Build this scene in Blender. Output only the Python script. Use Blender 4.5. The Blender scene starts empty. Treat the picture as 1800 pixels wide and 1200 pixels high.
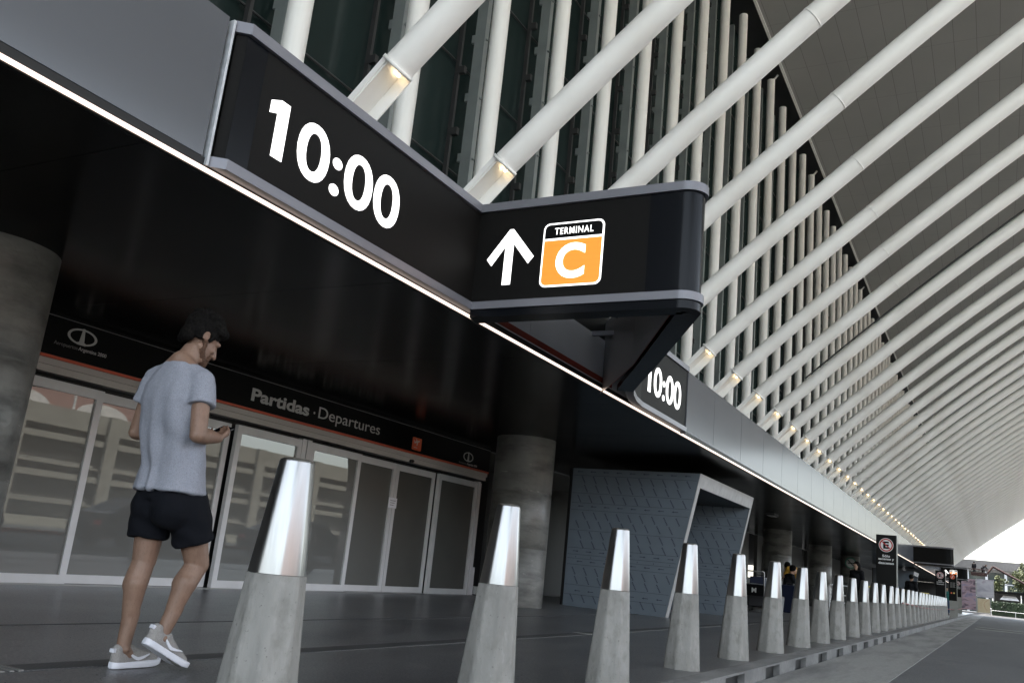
import bpy, bmesh, math, random
from mathutils import Vector, Matrix, noise
random.seed(7)
R = math.radians
S = bpy.context.scene
C = S.collection

# ------------------------------------------------------------------ camera, sky, sun, exposure
CAM_H, YAW, PITCH, ROLL, FPX = 0.72, 0.5132, 0.2422, 0.102, 1536.74
fwd = Vector((-math.sin(YAW)*math.cos(PITCH), math.cos(YAW)*math.cos(PITCH), math.sin(PITCH)))
r0 = Vector((math.cos(YAW), math.sin(YAW), 0)); u0 = r0.cross(fwd)
rgt = r0*math.cos(ROLL) + u0*math.sin(ROLL); upv = -r0*math.sin(ROLL) + u0*math.cos(ROLL)
cd = bpy.data.cameras.new('camera'); cam = bpy.data.objects.new('camera', cd); C.objects.link(cam)
M = Matrix((rgt, upv, -fwd)).transposed().to_4x4(); M.translation = (0, 0, CAM_H); cam.matrix_world = M
cd.sensor_width = 36; cd.lens = FPX/1800*36; cd.clip_start = 0.05; cd.clip_end = 3000
S.camera = cam
SUN_EL, SUN_AZ = 69, 280            # azimuth clockwise from +Y: behind the terminal
w = bpy.data.worlds.new('World'); S.world = w; w.use_nodes = True
nt = w.node_tree; bg = nt.nodes['Background']
sky = nt.nodes.new('ShaderNodeTexSky'); sky.sky_type = 'NISHITA'; sky.sun_disc = False
sky.sun_elevation = R(SUN_EL); sky.sun_rotation = R(SUN_AZ); sky.air_density = 1.0; sky.dust_density = 3.0; sky.ozone_density = 1.0
hs = nt.nodes.new('ShaderNodeHueSaturation'); hs.inputs['Saturation'].default_value = .52
nt.links.new(sky.outputs[0], hs.inputs['Color']); tn = nt.nodes.new('ShaderNodeMix'); tn.data_type = 'RGBA'; tn.blend_type = 'MULTIPLY'; tn.inputs[0].default_value = 1; tn.inputs[7].default_value = (1, .995, .94, 1)
nt.links.new(hs.outputs[0], tn.inputs[6]); nt.links.new(tn.outputs[2], bg.inputs[0]); bg.inputs[1].default_value = 0.15
sd = bpy.data.lights.new('sun', 'SUN'); so = bpy.data.objects.new('sun', sd); C.objects.link(so)
sd.energy = 2.4; sd.angle = R(0.5); sd.color = (1, .95, .86)
sdir = Vector((math.sin(R(SUN_AZ))*math.cos(R(SUN_EL)), math.cos(R(SUN_AZ))*math.cos(R(SUN_EL)), math.sin(R(SUN_EL))))
so.rotation_euler = sdir.to_track_quat('Z', 'Y').to_euler()
so.location = (-30, -20, 60)
vs = S.view_settings; vs.view_transform = 'Standard'; vs.look = 'None'; vs.gamma = 1; vs.exposure = 3.08
S.cycles.max_bounces = 8; S.cycles.diffuse_bounces = 4; S.cycles.glossy_bounces = 4
S.cycles.use_denoising = True

# ------------------------------------------------------------------ helpers
def newmat(name):
    m = bpy.data.materials.new(name); m.use_nodes = True
    return m, m.node_tree, m.node_tree.nodes['Principled BSDF']
def pbr(name, col, rough=.6, metal=0., var=.12, scale=3., stretch=(1, 1, 1), bump=0., bscale=60., rvar=0., spec=.5, detail=6):
    m, t, b = newmat(name); N = t.nodes; L = t.links
    b.inputs['Metallic'].default_value = metal; b.inputs['Roughness'].default_value = rough
    b.inputs['Specular IOR Level'].default_value = spec
    tc = N.new('ShaderNodeTexCoord'); mp = N.new('ShaderNodeMapping'); mp.inputs['Scale'].default_value = stretch
    L.new(tc.outputs['Object'], mp.inputs[0])
    n1 = N.new('ShaderNodeTexNoise'); n1.inputs['Scale'].default_value = scale; n1.inputs['Detail'].default_value = detail
    L.new(mp.outputs[0], n1.inputs[0])
    rp = N.new('ShaderNodeValToRGB'); e = rp.color_ramp.elements
    e[0].position = .28; e[1].position = .72
    e[0].color = (*[c*(1-var) for c in col], 1); e[1].color = (*[min(1, c*(1+var)) for c in col], 1)
    L.new(n1.outputs[0], rp.inputs[0]); L.new(rp.outputs[0], b.inputs['Base Color'])
    if rvar:
        mr = N.new('ShaderNodeMapRange'); mr.inputs[1].default_value = .3; mr.inputs[2].default_value = .7
        mr.inputs[3].default_value = max(.02, rough-rvar); mr.inputs[4].default_value = rough+rvar
        L.new(n1.outputs[0], mr.inputs[0]); L.new(mr.outputs[0], b.inputs['Roughness'])
    if bump:
        n2 = N.new('ShaderNodeTexNoise'); n2.inputs['Scale'].default_value = bscale; n2.inputs['Detail'].default_value = 4
        L.new(mp.outputs[0], n2.inputs[0])
        bp = N.new('ShaderNodeBump'); bp.inputs['Strength'].default_value = bump; bp.inputs['Distance'].default_value = .02
        L.new(n2.outputs[0], bp.inputs['Height']); L.new(bp.outputs[0], b.inputs['Normal'])
    return m
def emit(name, col, s):
    m, t, b = newmat(name); b.inputs['Base Color'].default_value = (*col, 1)
    b.inputs['Emission Color'].default_value = (*col, 1); b.inputs['Emission Strength'].default_value = s
    return m
def layer(m, scale, stretch, col, lo, hi, amount=1., detail=8, rough=.6, coord='Object'):
    """mix a stain colour over a material where a second noise is high"""
    t = m.node_tree; N = t.nodes; L = t.links; b = N['Principled BSDF']
    src = b.inputs['Base Color'].links[0].from_socket
    tc = N.new('ShaderNodeTexCoord'); mp = N.new('ShaderNodeMapping'); mp.inputs['Scale'].default_value = stretch
    L.new(tc.outputs[coord], mp.inputs[0])
    n = N.new('ShaderNodeTexNoise'); n.inputs['Scale'].default_value = scale; n.inputs['Detail'].default_value = detail; n.inputs['Roughness'].default_value = rough
    L.new(mp.outputs[0], n.inputs[0])
    mr = N.new('ShaderNodeMapRange'); mr.inputs[1].default_value = lo; mr.inputs[2].default_value = hi; mr.inputs[4].default_value = amount
    L.new(n.outputs[0], mr.inputs[0])
    mx = N.new('ShaderNodeMix'); mx.data_type = 'RGBA'
    L.new(mr.outputs[0], mx.inputs[0]); L.new(src, mx.inputs[6]); mx.inputs[7].default_value = (*col, 1)
    L.new(mx.outputs[2], b.inputs['Base Color'])
    return m

class MB:
    def __init__(s): s.v = []; s.f = []; s.sm = []
    def add(s, vs, fs, smooth=False):
        o = len(s.v); s.v += [tuple(v) for v in vs]; s.f += [tuple(i+o for i in f) for f in fs]; s.sm += [smooth]*len(fs); return s
    def box(s, x0, x1, y0, y1, z0, z1):
        return s.add([(x0,y0,z0),(x1,y0,z0),(x1,y1,z0),(x0,y1,z0),(x0,y0,z1),(x1,y0,z1),(x1,y1,z1),(x0,y1,z1)],
              [(0,3,2,1),(4,5,6,7),(0,1,5,4),(1,2,6,5),(2,3,7,6),(3,0,4,7)])
    def hexa(s, p):                  # 8 corners in box order
        return s.add(p, [(0,3,2,1),(4,5,6,7),(0,1,5,4),(1,2,6,5),(2,3,7,6),(3,0,4,7)])
    def rings(s, rings, smooth=True, cap=True, closed=True):
        n = len(rings[0]); vs = [p for r in rings for p in r]; fs = []
        for i in range(len(rings)-1):
            for j in range(n if closed else n-1):
                k = (j+1) % n; fs.append((i*n+j, i*n+k, (i+1)*n+k, (i+1)*n+j))
        s.add(vs, fs, smooth)
        if cap:
            s.add(rings[0], [tuple(reversed(range(n)))]); s.add(rings[-1], [tuple(range(n))])
        return s
    def lathe(s, prof, n=24, c=(0, 0, 0), smooth=True, cap=True):
        return s.rings([[(c[0]+r*math.cos(a), c[1]+r*math.sin(a), c[2]+z) for a in [2*math.pi*j/n for j in range(n)]] for r, z in prof], smooth, cap)
    def tube(s, pts, rad, n=12, cap=True, smooth=True):
        pts = [Vector(p) for p in pts]
        if not isinstance(rad, (list, tuple)): rad = [rad]*len(pts)
        rr = []; ref = None
        for i, p in enumerate(pts):
            d = (pts[min(i+1, len(pts)-1)]-pts[max(i-1, 0)]).normalized()
            if ref is None:
                ref = Vector((0, 0, 1)) if abs(d.z) < .9 else Vector((1, 0, 0))
            a = d.cross(ref).normalized(); b = a.cross(d).normalized(); ref = b
            rr.append([p + (a*math.cos(t)+b*math.sin(t))*rad[i] for t in [2*math.pi*j/n for j in range(n)]])
        return s.rings(rr, smooth, cap)
    def prism(s, poly, z0, z1, smooth=False):     # plan polygon, counter-clockwise
        n = len(poly); vs = [(x, y, z0) for x, y in poly]+[(x, y, z1) for x, y in poly]
        return s.add(vs, [tuple(reversed(range(n))), tuple(range(n, 2*n))]+[(i, (i+1) % n, n+(i+1) % n, n+i) for i in range(n)], smooth)
    def profile(s, poly, y0, y1):                 # xz polygon swept along y
        n = len(poly); vs = [(x, y0, z) for x, z in poly]+[(x, y1, z) for x, z in poly]
        return s.add(vs, [tuple(range(n)), tuple(reversed(range(n, 2*n)))]+[(i, n+i, n+(i+1) % n, (i+1) % n) for i in range(n)])
    def quad(s, a, b, c, d): return s.add([a, b, c, d], [(0, 1, 2, 3)])
    def ball(s, c, r, sc=(1, 1, 1), rot=None, n=16):
        rings = []; m = n//2
        for i in range(1, m):
            t = math.pi*i/m; rings.append([])
            for j in range(n):
                a = 2*math.pi*j/n
                v = Vector((r*sc[0]*math.sin(t)*math.cos(a), r*sc[1]*math.sin(t)*math.sin(a), -r*sc[2]*math.cos(t)))
                if rot is not None: v = rot @ v
                rings[-1].append(Vector(c)+v)
        return s.rings(rings, True, True)
    def capsule(s, a, b, ra, rb, n=16, flat=None):
        a, b = Vector(a), Vector(b); d = (b-a); L = d.length; d = d.normalized() if L > 1e-6 else Vector((0, 0, 1))
        ref = Vector((0, 0, 1)) if abs(d.z) < .9 else Vector((0, 1, 0))
        u = d.cross(ref).normalized(); w_ = u.cross(d)
        rings = []
        for k in range(1, 5):
            t = math.pi/2*(1-k/4.); rings.append((a-d*ra*math.sin(t), ra*math.cos(t)))
        for k in range(0, 4):
            t = math.pi/2*k/4.; rings.append((b+d*rb*math.sin(t), rb*math.cos(t)))
        out = []
        for p, r in rings:
            out.append([p+(u*math.cos(q)+w_*math.sin(q))*r for q in [2*math.pi*j/n for j in range(n)]])
        return s.rings(out, True, True)
    def mesh(s, name, m=None):
        me = bpy.data.meshes.new(name); me.from_pydata(s.v, [], s.f); me.update()
        me.polygons.foreach_set('use_smooth', s.sm)
        if m: me.materials.append(m)
        return me
    def build(s, name, m, parent=None, loc=None, bevel=0):
        me = s.mesh(name, m)
        if bevel:
            bm = bmesh.new(); bm.from_mesh(me)
            bmesh.ops.bevel(bm, geom=list(bm.edges), offset=bevel, segments=2, affect='EDGES', profile=.6); bm.to_mesh(me); bm.free()
        return obj(name, me, parent, loc)
def obj(name, me, parent=None, loc=None):
    o = bpy.data.objects.new(name, me); C.objects.link(o)
    if loc: o.location = loc
    if parent: o.parent = parent
    return o
def tag(o, label, cat, group=None, kind=None):
    o['label'] = label; o['category'] = cat
    if group: o['group'] = group
    if kind: o['kind'] = kind
    return o
def struct(o): o['kind'] = 'structure'; return o
def thing(name, label, cat, loc=(0, 0, 0), group=None, rotz=0):
    o = bpy.data.objects.new(name, None); C.objects.link(o); o.location = loc; o.rotation_euler = (0, 0, rotz); o.empty_display_size = .2
    return tag(o, label, cat, group)
def dup(root, loc, label, group=None, rotz=None):
    def cp(o, par):
        c = o.copy(); C.objects.link(c); c.parent = par
        for ch in o.children: cp(ch, c)
        return c
    c = cp(root, None); c.location = loc; c['label'] = label
    if rotz is not None: c.rotation_euler = (0, 0, rotz)
    if group: c['group'] = group
    return c
def ev_mesh(me, mods):
    """evaluate modifiers on a mesh and return the resulting mesh"""
    o = bpy.data.objects.new('tmp', me); C.objects.link(o)
    for typ, kw in mods:
        md = o.modifiers.new(typ, typ)
        for k, v in kw.items(): setattr(md, k, v)
    dg = bpy.context.evaluated_depsgraph_get(); dg.update()
    r = bpy.data.meshes.new_from_object(o.evaluated_get(dg))
    bpy.data.objects.remove(o)
    return r
def blob(mb, name, m, parent, vox=.008, smooth=4, disp=0., dscale=8., fn=None, fac=.5, loc=None):
    me = ev_mesh(mb.mesh(name), [('REMESH', dict(mode='VOXEL', voxel_size=vox)), ('SMOOTH', dict(factor=fac, iterations=smooth))])
    me.materials.clear(); me.materials.append(m)
    if disp or fn:
        nr = [v.normal.copy() for v in me.vertices]
        for v, n in zip(me.vertices, nr):
            d = disp*noise.noise(v.co*dscale) if disp else 0
            if fn: d += fn(v.co, n)
            v.co += n*d
    me.polygons.foreach_set('use_smooth', [True]*len(me.polygons)); me.update()
    return obj(name, me, parent, loc)
_tx = {}
def text_mesh(s, bold=0., shear=0.):
    k = (s, bold, shear); sp_ = 1.16 if s == 'TERMINAL' else 1.0
    if k not in _tx:
        cu = bpy.data.curves.new('txt', 'FONT'); cu.body = s; cu.size = 1; cu.offset = bold; cu.shear = shear; cu.space_character = sp_; cu.resolution_u = 6; cu.extrude = .02
        o = bpy.data.objects.new('txt', cu); C.objects.link(o)
        dg = bpy.context.evaluated_depsgraph_get(); dg.update()
        me = bpy.data.meshes.new_from_object(o.evaluated_get(dg)); bpy.data.objects.remove(o)
        _tx[k] = ([v.co.copy() for v in me.vertices], [tuple(p.vertices) for p in me.polygons])
    return _tx[k]
def text_in(mb, s, org, ux, uz, w_=None, h=None, bold=0., thick=.002, shear=0., ref=None):
    """lay text in the plane org + u*ux + v*uz, fitted to width w_ and height h (h of the glyph box, or of ref)"""
    vs, fs = text_mesh(s, bold, shear)
    xs = [v.x for v in vs]; ys = [v.y for v in vs]
    ry = ys if ref is None else [v.y for v in text_mesh(ref, bold, shear)[0]]
    y0, y1 = min(ry), max(ry); x0, x1 = min(xs), max(xs)
    if h is None: kx = w_/(x1-x0); kz = kx
    else:
        kz = h/(y1-y0); kx = kz if w_ is None else w_/(x1-x0)
    n = Vector(ux).cross(Vector(uz)); o = Vector(org)
    mb.add([o+Vector(ux)*((v.x-x0)*kx)+Vector(uz)*((v.y-y0)*kz)+n*(thick*(v.z/.02+1)/2) for v in vs], fs)
    return (x1-x0)*kx
def flat(mb, pts2, org, ux, uz, thick=.002):
    """polygon (counter-clockwise seen from the front) in a plane, given a small thickness"""
    n = Vector(ux).cross(Vector(uz)); o = Vector(org); k = len(pts2)
    a = [o+Vector(ux)*u+Vector(uz)*v for u, v in pts2]; b = [p+n*thick for p in a]
    return mb.add(a+b, [tuple(reversed(range(k))), tuple(range(k, 2*k))]+[(i, (i+1) % k, k+(i+1) % k, k+i) for i in range(k)])
def ring2(mb, c, rx, rz, wx, wz, org, ux, uz, n=40, thick=.002):
    """elliptical ring in a plane"""
    nn = Vector(ux).cross(Vector(uz)); o = Vector(org); vs = []; fs = []
    for j in range(n):
        a = 2*math.pi*j/n
        for sx, sz in ((rx, rz), (rx-wx, rz-wz)):
            p = o+Vector(ux)*(c[0]+sx*math.cos(a))+Vector(uz)*(c[1]+sz*math.sin(a)); vs += [p, p+nn*thick]
    for j in range(n):
        k = (j+1) % n; A, B = 4*j, 4*k
        fs += [(A+1, B+1, B+3, A+3), (A, A+2, B+2, B), (A, B, B+1, A+1), (A+2, A+3, B+3, B+2)]
    return mb.add(vs, fs)
def disc2(mb, c, rx, rz, org, ux, uz, n=32, thick=.002):
    return flat(mb, [(c[0]+rx*math.cos(2*math.pi*j/n), c[1]+rz*math.sin(2*math.pi*j/n)) for j in range(n)], org, ux, uz, thick)
def rrect(x0, x1, z0, z1, r, n=6):
    p = []
    for cx, cz, a0 in ((x1-r, z0+r, -90), (x1-r, z1-r, 0), (x0+r, z1-r, 90), (x0+r, z0+r, 180)):
        for i in range(n+1):
            a = R(a0+90*i/n); p.append((cx+r*math.cos(a), cz+r*math.sin(a)))
    return p

# ------------------------------------------------------------------ materials
MT = {}
MT['asphalt'] = layer(pbr('asphalt', (.098, .10, .104), .85, var=.25, scale=40, bump=.5, bscale=180), .5, (1, .25, 1), (.145, .147, .15), .45, .75, .8)
layer(MT['asphalt'], 1.7, (1, .5, 1), (.055, .056, .06), .56, .75, .6)
MT['ground'] = pbr('ground', (.03, .03, .031), .9, var=.2, scale=2)
MT['gutter'] = layer(pbr('gutter_concrete', (.27, .27, .262), .8, var=.15, scale=25, bump=.35, bscale=120), 1.1, (2.2, .3, 1), (.13, .131, .132), .45, .66, .9)
layer(MT['gutter'], 8, (1, 1, 1), (.2, .2, .19), .6, .8, .4)
MT['pave'] = layer(pbr('pavement_concrete', (.115, .116, .118), .34, var=.06, scale=60, bump=.03, bscale=140, rvar=.08, spec=.5), .9, (1, .45, 1), (.058, .06, .064), .42, .64, .9)
layer(MT['pave'], 7, (1, .5, 1), (.05, .051, .054), .56, .68, .6)
layer(MT['pave'], 40, (1, 1, 1), (.045, .045, .047), .68, .74, .7)
layer(MT['pave'], 2.2, (.6, 1.6, 1), (.16, .162, .165), .56, .74, .45)
MT['kerb'] = layer(pbr('kerb_concrete', (.18, .18, .178), .75, var=.15, scale=18, bump=.3), 3, (1, .4, 1), (.08, .08, .082), .45, .7, .8)
MT['dark'] = pbr('black_void', (.004, .004, .004), .6, var=.1)
MT['soffit'] = pbr('black_soffit', (.001, .001, .0011), .2, var=.2, scale=.6, spec=.045, rvar=.04)
MT['wall'] = pbr('black_wall_panel', (.0025, .0025, .0026), .5, var=.2, scale=1)
MT['greywall'] = pbr('grey_wall_panel', (.055, .055, .055), .6, var=.1, scale=1)
MT['fascia'] = pbr('aluminium_fascia', (.088, .093, .104), .17, .1, var=.03, scale=1.2, stretch=(1, .4, 2), detail=1, spec=.2)
def fascia_mat():
    m = MT['fascia']; t = m.node_tree; N = t.nodes; L = t.links; b = N['Principled BSDF']; b.inputs['Specular IOR Level'].default_value = 0; b.inputs['Metallic'].default_value = 0
    g = N.new('ShaderNodeBsdfGlossy'); g.inputs['Roughness'].default_value = .16; mx = N.new('ShaderNodeMixShader'); lw = N.new('ShaderNodeLayerWeight'); lw.inputs[0].default_value = .5; mr = N.new('ShaderNodeMapRange'); mr.inputs[1].default_value = .6; mr.inputs[3].default_value = .07; mr.inputs[4].default_value = .24; L.new(lw.outputs['Facing'], mr.inputs[0]); L.new(mr.outputs[0], mx.inputs[0])
    L.new(b.outputs[0], mx.inputs[1]); L.new(g.outputs[0], mx.inputs[2]); L.new(mx.outputs[0], N['Material Output'].inputs[0])
fascia_mat()
MT['trim'] = pbr('aluminium_trim', (.17, .17, .19), .42, .25, var=.05, scale=3)
MT['led'] = pbr('black_led_screen', (.006, .0055, .005), .6, var=.15, scale=90, spec=.12)
MT['ledframe'] = pbr('black_gloss_panel', (.0035, .0042, .006), .22, var=.1, scale=2, spec=.13)
MT['white_on'] = emit('lit_white', (1, .985, .96), .22)
MT['orange_on'] = emit('lit_orange', (1, .27, .028), .085)
def raster(m):      # rows of diodes
    t = m.node_tree; N = t.nodes; L = t.links; b = N['Principled BSDF']; tc = N.new('ShaderNodeTexCoord'); wv = N.new('ShaderNodeTexWave'); wv.bands_direction = 'Z'; wv.inputs['Scale'].default_value = 6.5; wv.inputs['Distortion'].default_value = .6
    L.new(tc.outputs['Object'], wv.inputs[0]); s0 = b.inputs['Emission Strength'].default_value; mr = N.new('ShaderNodeMapRange'); mr.inputs[3].default_value = s0*.82; mr.inputs[4].default_value = s0*1.08
    L.new(wv.outputs['Fac'], mr.inputs[0]); L.new(mr.outputs[0], b.inputs['Emission Strength'])
raster(MT['orange_on'])
MT['strip_on'] = emit('lit_strip', (1, .80, .66), .26)
MT['lamp_on'] = emit('lit_lamp', (1, .80, .52), 2.2)
MT['midgrey'] = pbr('mid_grey_lining', (.16, .16, .17), .3, var=.2, scale=1.2)
MT['zinc'] = pbr('zinc_edge', (.5, .52, .54), .5, .3, var=.15, scale=20)
MT['red'] = pbr('dark_red_paint', (.25, .035, .02), .5, var=.2)
MT['stripe'] = pbr('orange_red_stripe', (.55, .10, .05), .4, var=.1)
MT['white_metal'] = layer(pbr('white_painted_steel', (.88, .86, .82), .42, var=.03, scale=2, bump=.02, bscale=30), 1.2, (1, 1, .15), (.70, .66, .60), .5, .8, .5)
MT['cream_metal'] = layer(pbr('cream_painted_steel', (.84, .825, .78), .45, var=.03, scale=2), 2.5, (3, 3, .15), (.70, .67, .60), .5, .8, .6)
MT['mullion'] = pbr('grey_mullion', (.32, .35, .34), .4, .4, var=.1, scale=3)
MT['glassdark'] = pbr('dark_facade_glass', (.016, .026, .024), .3, var=.1, scale=.3, spec=.03)
def dim_glass():
    m, t, b = newmat('dim_facade_glass'); N = t.nodes; L = t.links
    b.inputs['Base Color'].default_value = (.016, .026, .024, 1); b.inputs['Roughness'].default_value = .6; b.inputs['Specular IOR Level'].default_value = 0
    tc = N.new('ShaderNodeTexCoord'); n = N.new('ShaderNodeTexNoise'); n.inputs['Scale'].default_value = .35; L.new(tc.outputs['Object'], n.inputs[0])
    rp = N.new('ShaderNodeValToRGB'); rp.color_ramp.elements[0].color = (.010, .017, .016, 1); rp.color_ramp.elements[1].color = (.024, .038, .036, 1); L.new(n.outputs[0], rp.inputs[0]); L.new(rp.outputs[0], b.inputs['Base Color'])
    g = N.new('ShaderNodeBsdfGlossy'); g.inputs['Roughness'].default_value = .05; mx = N.new('ShaderNodeMixShader'); mx.inputs[0].default_value = .035
    L.new(b.outputs[0], mx.inputs[1]); L.new(g.outputs[0], mx.inputs[2]); L.new(mx.outputs[0], N['Material Output'].inputs[0]); return m
MT['glassdark'] = dim_glass()
MT['cable'] = pbr('dark_cable', (.03, .03, .03), .5)
MT['doorframe'] = pbr('door_aluminium', (.56, .555, .56), .45, .15, var=.05, scale=4)
MT['header'] = pbr('door_header', (.46, .43, .40), .5, .1, var=.08, scale=2, stretch=(1, .4, 3))
MT['film'] = pbr('blue_film', (.122, .147, .175), .5, var=.08, scale=3)
MT['filmmark'] = pbr('film_print', (.028, .038, .065), .5)
MT['filmline'] = pbr('film_line', (.03, .036, .05), .6)
MT['conc_frame'] = pbr('portal_frame_concrete', (.34, .34, .34), .6, var=.14, scale=6, bump=.1)
MT['letter'] = pbr('light_grey_lettering', (.50, .49, .47), .5, var=.05)
MT['letterdim'] = pbr('dim_grey_lettering', (.20, .195, .19), .5, var=.05)
MT['white'] = pbr('white_paint', (.75, .75, .75), .5, var=.04)
MT['orange'] = pbr('orange_red_sign', (.62, .11, .045), .5, var=.05)
MT['signblack'] = pbr('sign_black', (.0028, .0028, .003), .35, var=.1, spec=.15)
MT['signred'] = pbr('sign_red', (.45, .02, .02), .5)
MT['steelpost'] = pbr('steel_post', (.28, .28, .27), .4, .6, var=.1, scale=4)
MT['paper'] = pbr('white_paper', (.7, .7, .75), .8, var=.03)
MT['yellow'] = pbr('yellow_rail', (.55, .45, .14), .5, var=.1)
MT['lining'] = pbr('pale_aluminium_lining', (.72, .73, .77), .4, .1, var=.08, scale=1.5)
MT['roof'] = None

def door_glass():
    m, t, b = newmat('door_glass'); N = t.nodes; L = t.links
    b.inputs['Base Color'].default_value = (.10, .10, .092, 1); b.inputs['Roughness'].default_value = .5
    g = N.new('ShaderNodeBsdfGlossy'); g.inputs['Roughness'].default_value = .006; g.inputs['Color'].default_value = (.92, .93, .92, 1)
    tc = N.new('ShaderNodeTexCoord'); n = N.new('ShaderNodeTexNoise'); n.inputs['Scale'].default_value = 1.3; n.inputs['Detail'].default_value = 1
    L.new(tc.outputs['Object'], n.inputs[0]); bp = N.new('ShaderNodeBump'); bp.inputs['Strength'].default_value = .0004; bp.inputs['Distance'].default_value = .1
    L.new(n.outputs[0], bp.inputs['Height']); L.new(bp.outputs[0], g.inputs['Normal'])
    lw = N.new('ShaderNodeLayerWeight'); lw.inputs[0].default_value = .38
    mr = N.new('ShaderNodeMapRange'); mr.inputs[3].default_value = .07; mr.inputs[4].default_value = .30
    L.new(lw.outputs['Fresnel'], mr.inputs[0])
    mx = N.new('ShaderNodeMixShader'); L.new(mr.outputs[0], mx.inputs[0]); L.new(b.outputs[0], mx.inputs[1]); L.new(g.outputs[0], mx.inputs[2])
    L.new(mx.outputs[0], N['Material Output'].inputs[0]); return m
MT['doorglass'] = door_glass()
MT['darkened'] = pbr('darkened_door_glass', (.075, .073, .066), .45, var=.1, scale=2, spec=.4)  # even dark colour stands in for column and portal reflected in the panes
def bollard_concrete():
    m = pbr('bollard_concrete', (.235, .23, .215), .8, var=.16, scale=7, stretch=(1, 1, .4), bump=.35, bscale=38)
    layer(m, 5, (2.5, 2.5, .35), (.11, .108, .10), .52, .78, .5)      # vertical run marks
    layer(m, 60, (1, 1, 1), (.05, .048, .044), .64, .72, .85)            # blow holes
    layer(m, 3, (1, 1, 1), (.32, .32, .31), .55, .75, .6)
    layer(m, 14, (1, 1, .7), (.14, .135, .12), .52, .70, .6)
    layer(m, 26, (1, 1, .5), (.33, .325, .305), .58, .74, .5)
    return m
MT['bconc'] = bollard_concrete()
MT['bsteel'] = pbr('brushed_steel', (.33, .33, .325), .34, 1., var=.06, scale=30, stretch=(3, 3, .12), bump=.02, bscale=40, rvar=.05)
def per_object(m):       # shift every noise by a random amount for each object, so that copies differ
    t = m.node_tree; oi = t.nodes.new('ShaderNodeObjectInfo'); ml = t.nodes.new('ShaderNodeMath'); ml.operation = 'MULTIPLY'; ml.inputs[1].default_value = 37.
    t.links.new(oi.outputs['Random'], ml.inputs[0]); cb = t.nodes.new('ShaderNodeCombineXYZ')
    for q in range(3): t.links.new(ml.outputs[0], cb.inputs[q])
    for n in list(t.nodes):
        if n.type == 'MAPPING': t.links.new(cb.outputs[0], n.inputs['Location'])
per_object(MT['bconc']); per_object(MT['bsteel'])
def column_concrete():
    m = pbr('column_concrete', (.135, .132, .12), .45, var=.22, scale=2.2, stretch=(1, 1, 1.6), bump=.25, bscale=14, rvar=.12, spec=.45)
    layer(m, 1.8, (.7, .7, 2.6), (.045, .044, .04), .46, .66, .95)      # pour lines
    layer(m, 7, (.7, .7, 3.5), (.36, .35, .32), .66, .72, .6)          # pale scars
    layer(m, 2.5, (3, 3, .3), (.10, .097, .09), .52, .8, .7)
    return m
MT['column'] = column_concrete(); per_object(MT['column'])
def ceiling_mat():
    m, t, b = newmat('roof_lining'); N = t.nodes; L = t.links
    b.inputs['Roughness'].default_value = .6
    tc = N.new('ShaderNodeTexCoord'); sp = N.new('ShaderNodeSeparateXYZ'); L.new(tc.outputs['Object'], sp.inputs[0])
    def lines(axis, period, width, off=0.):
        a = N.new('ShaderNodeMath'); a.operation = 'DIVIDE'; a.inputs[1].default_value = period; L.new(sp.outputs[axis], a.inputs[0])
        o = N.new('ShaderNodeMath'); o.operation = 'ADD'; o.inputs[1].default_value = 100+off; L.new(a.outputs[0], o.inputs[0])
        f = N.new('ShaderNodeMath'); f.operation = 'FRACT'; L.new(o.outputs[0], f.inputs[0])
        c = N.new('ShaderNodeMath'); c.operation = 'LESS_THAN'; c.inputs[1].default_value = width/period; L.new(f.outputs[0], c.inputs[0]); return c
    l1 = lines(0, .57, .014); l2_ = lines(1, 2.45, .03); l2 = N.new('ShaderNodeMath'); l2.operation = 'MULTIPLY'; l2.inputs[1].default_value = .35; L.new(l2_.outputs[0], l2.inputs[0])
    mx = N.new('ShaderNodeMath'); mx.operation = 'MAXIMUM'; L.new(l1.outputs[0], mx.inputs[0]); L.new(l2.outputs[0], mx.inputs[1])
    n = N.new('ShaderNodeTexNoise'); n.inputs['Scale'].default_value = .35; n.inputs['Detail'].default_value = 5; L.new(tc.outputs['Object'], n.inputs[0])
    rp = N.new('ShaderNodeValToRGB'); rp.color_ramp.elements[0].position = .3; rp.color_ramp.elements[1].position = .7
    rp.color_ramp.elements[0].color = (.34, .33, .31, 1); rp.color_ramp.elements[1].color = (.39, .38, .36, 1); L.new(n.outputs[0], rp.inputs[0])
    cm = N.new('ShaderNodeMix'); cm.data_type = 'RGBA'; L.new(mx.outputs[0], cm.inputs[0]); L.new(rp.outputs[0], cm.inputs[6]); cm.inputs[7].default_value = (.2, .195, .18, 1)
    L.new(cm.outputs[2], b.inputs['Base Color']); return m
MT['roof'] = ceiling_mat()
def grate_mat():
    m, t, b = newmat('drain_grating'); N = t.nodes; L = t.links
    b.inputs['Roughness'].default_value = .5; b.inputs['Metallic'].default_value = .3
    tc = N.new('ShaderNodeTexCoord'); wv = N.new('ShaderNodeTexWave'); wv.bands_direction = 'Y'; wv.inputs['Scale'].default_value = 12; L.new(tc.outputs['Object'], wv.inputs[0])
    n = N.new('ShaderNodeTexNoise'); n.inputs['Scale'].default_value = .8; L.new(tc.outputs['Object'], n.inputs[0])
    ml = N.new('ShaderNodeMath'); ml.operation = 'MULTIPLY'; L.new(wv.outputs['Fac'], ml.inputs[0]); L.new(n.outputs[0], ml.inputs[1])
    rp = N.new('ShaderNodeValToRGB'); rp.color_ramp.elements[0].color = (.055, .055, .056, 1); rp.color_ramp.elements[1].color = (.15, .15, .155, 1); L.new(ml.outputs[0], rp.inputs[0])
    L.new(rp.outputs[0], b.inputs['Base Color']); return m
MT['grate'] = grate_mat()

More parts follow.
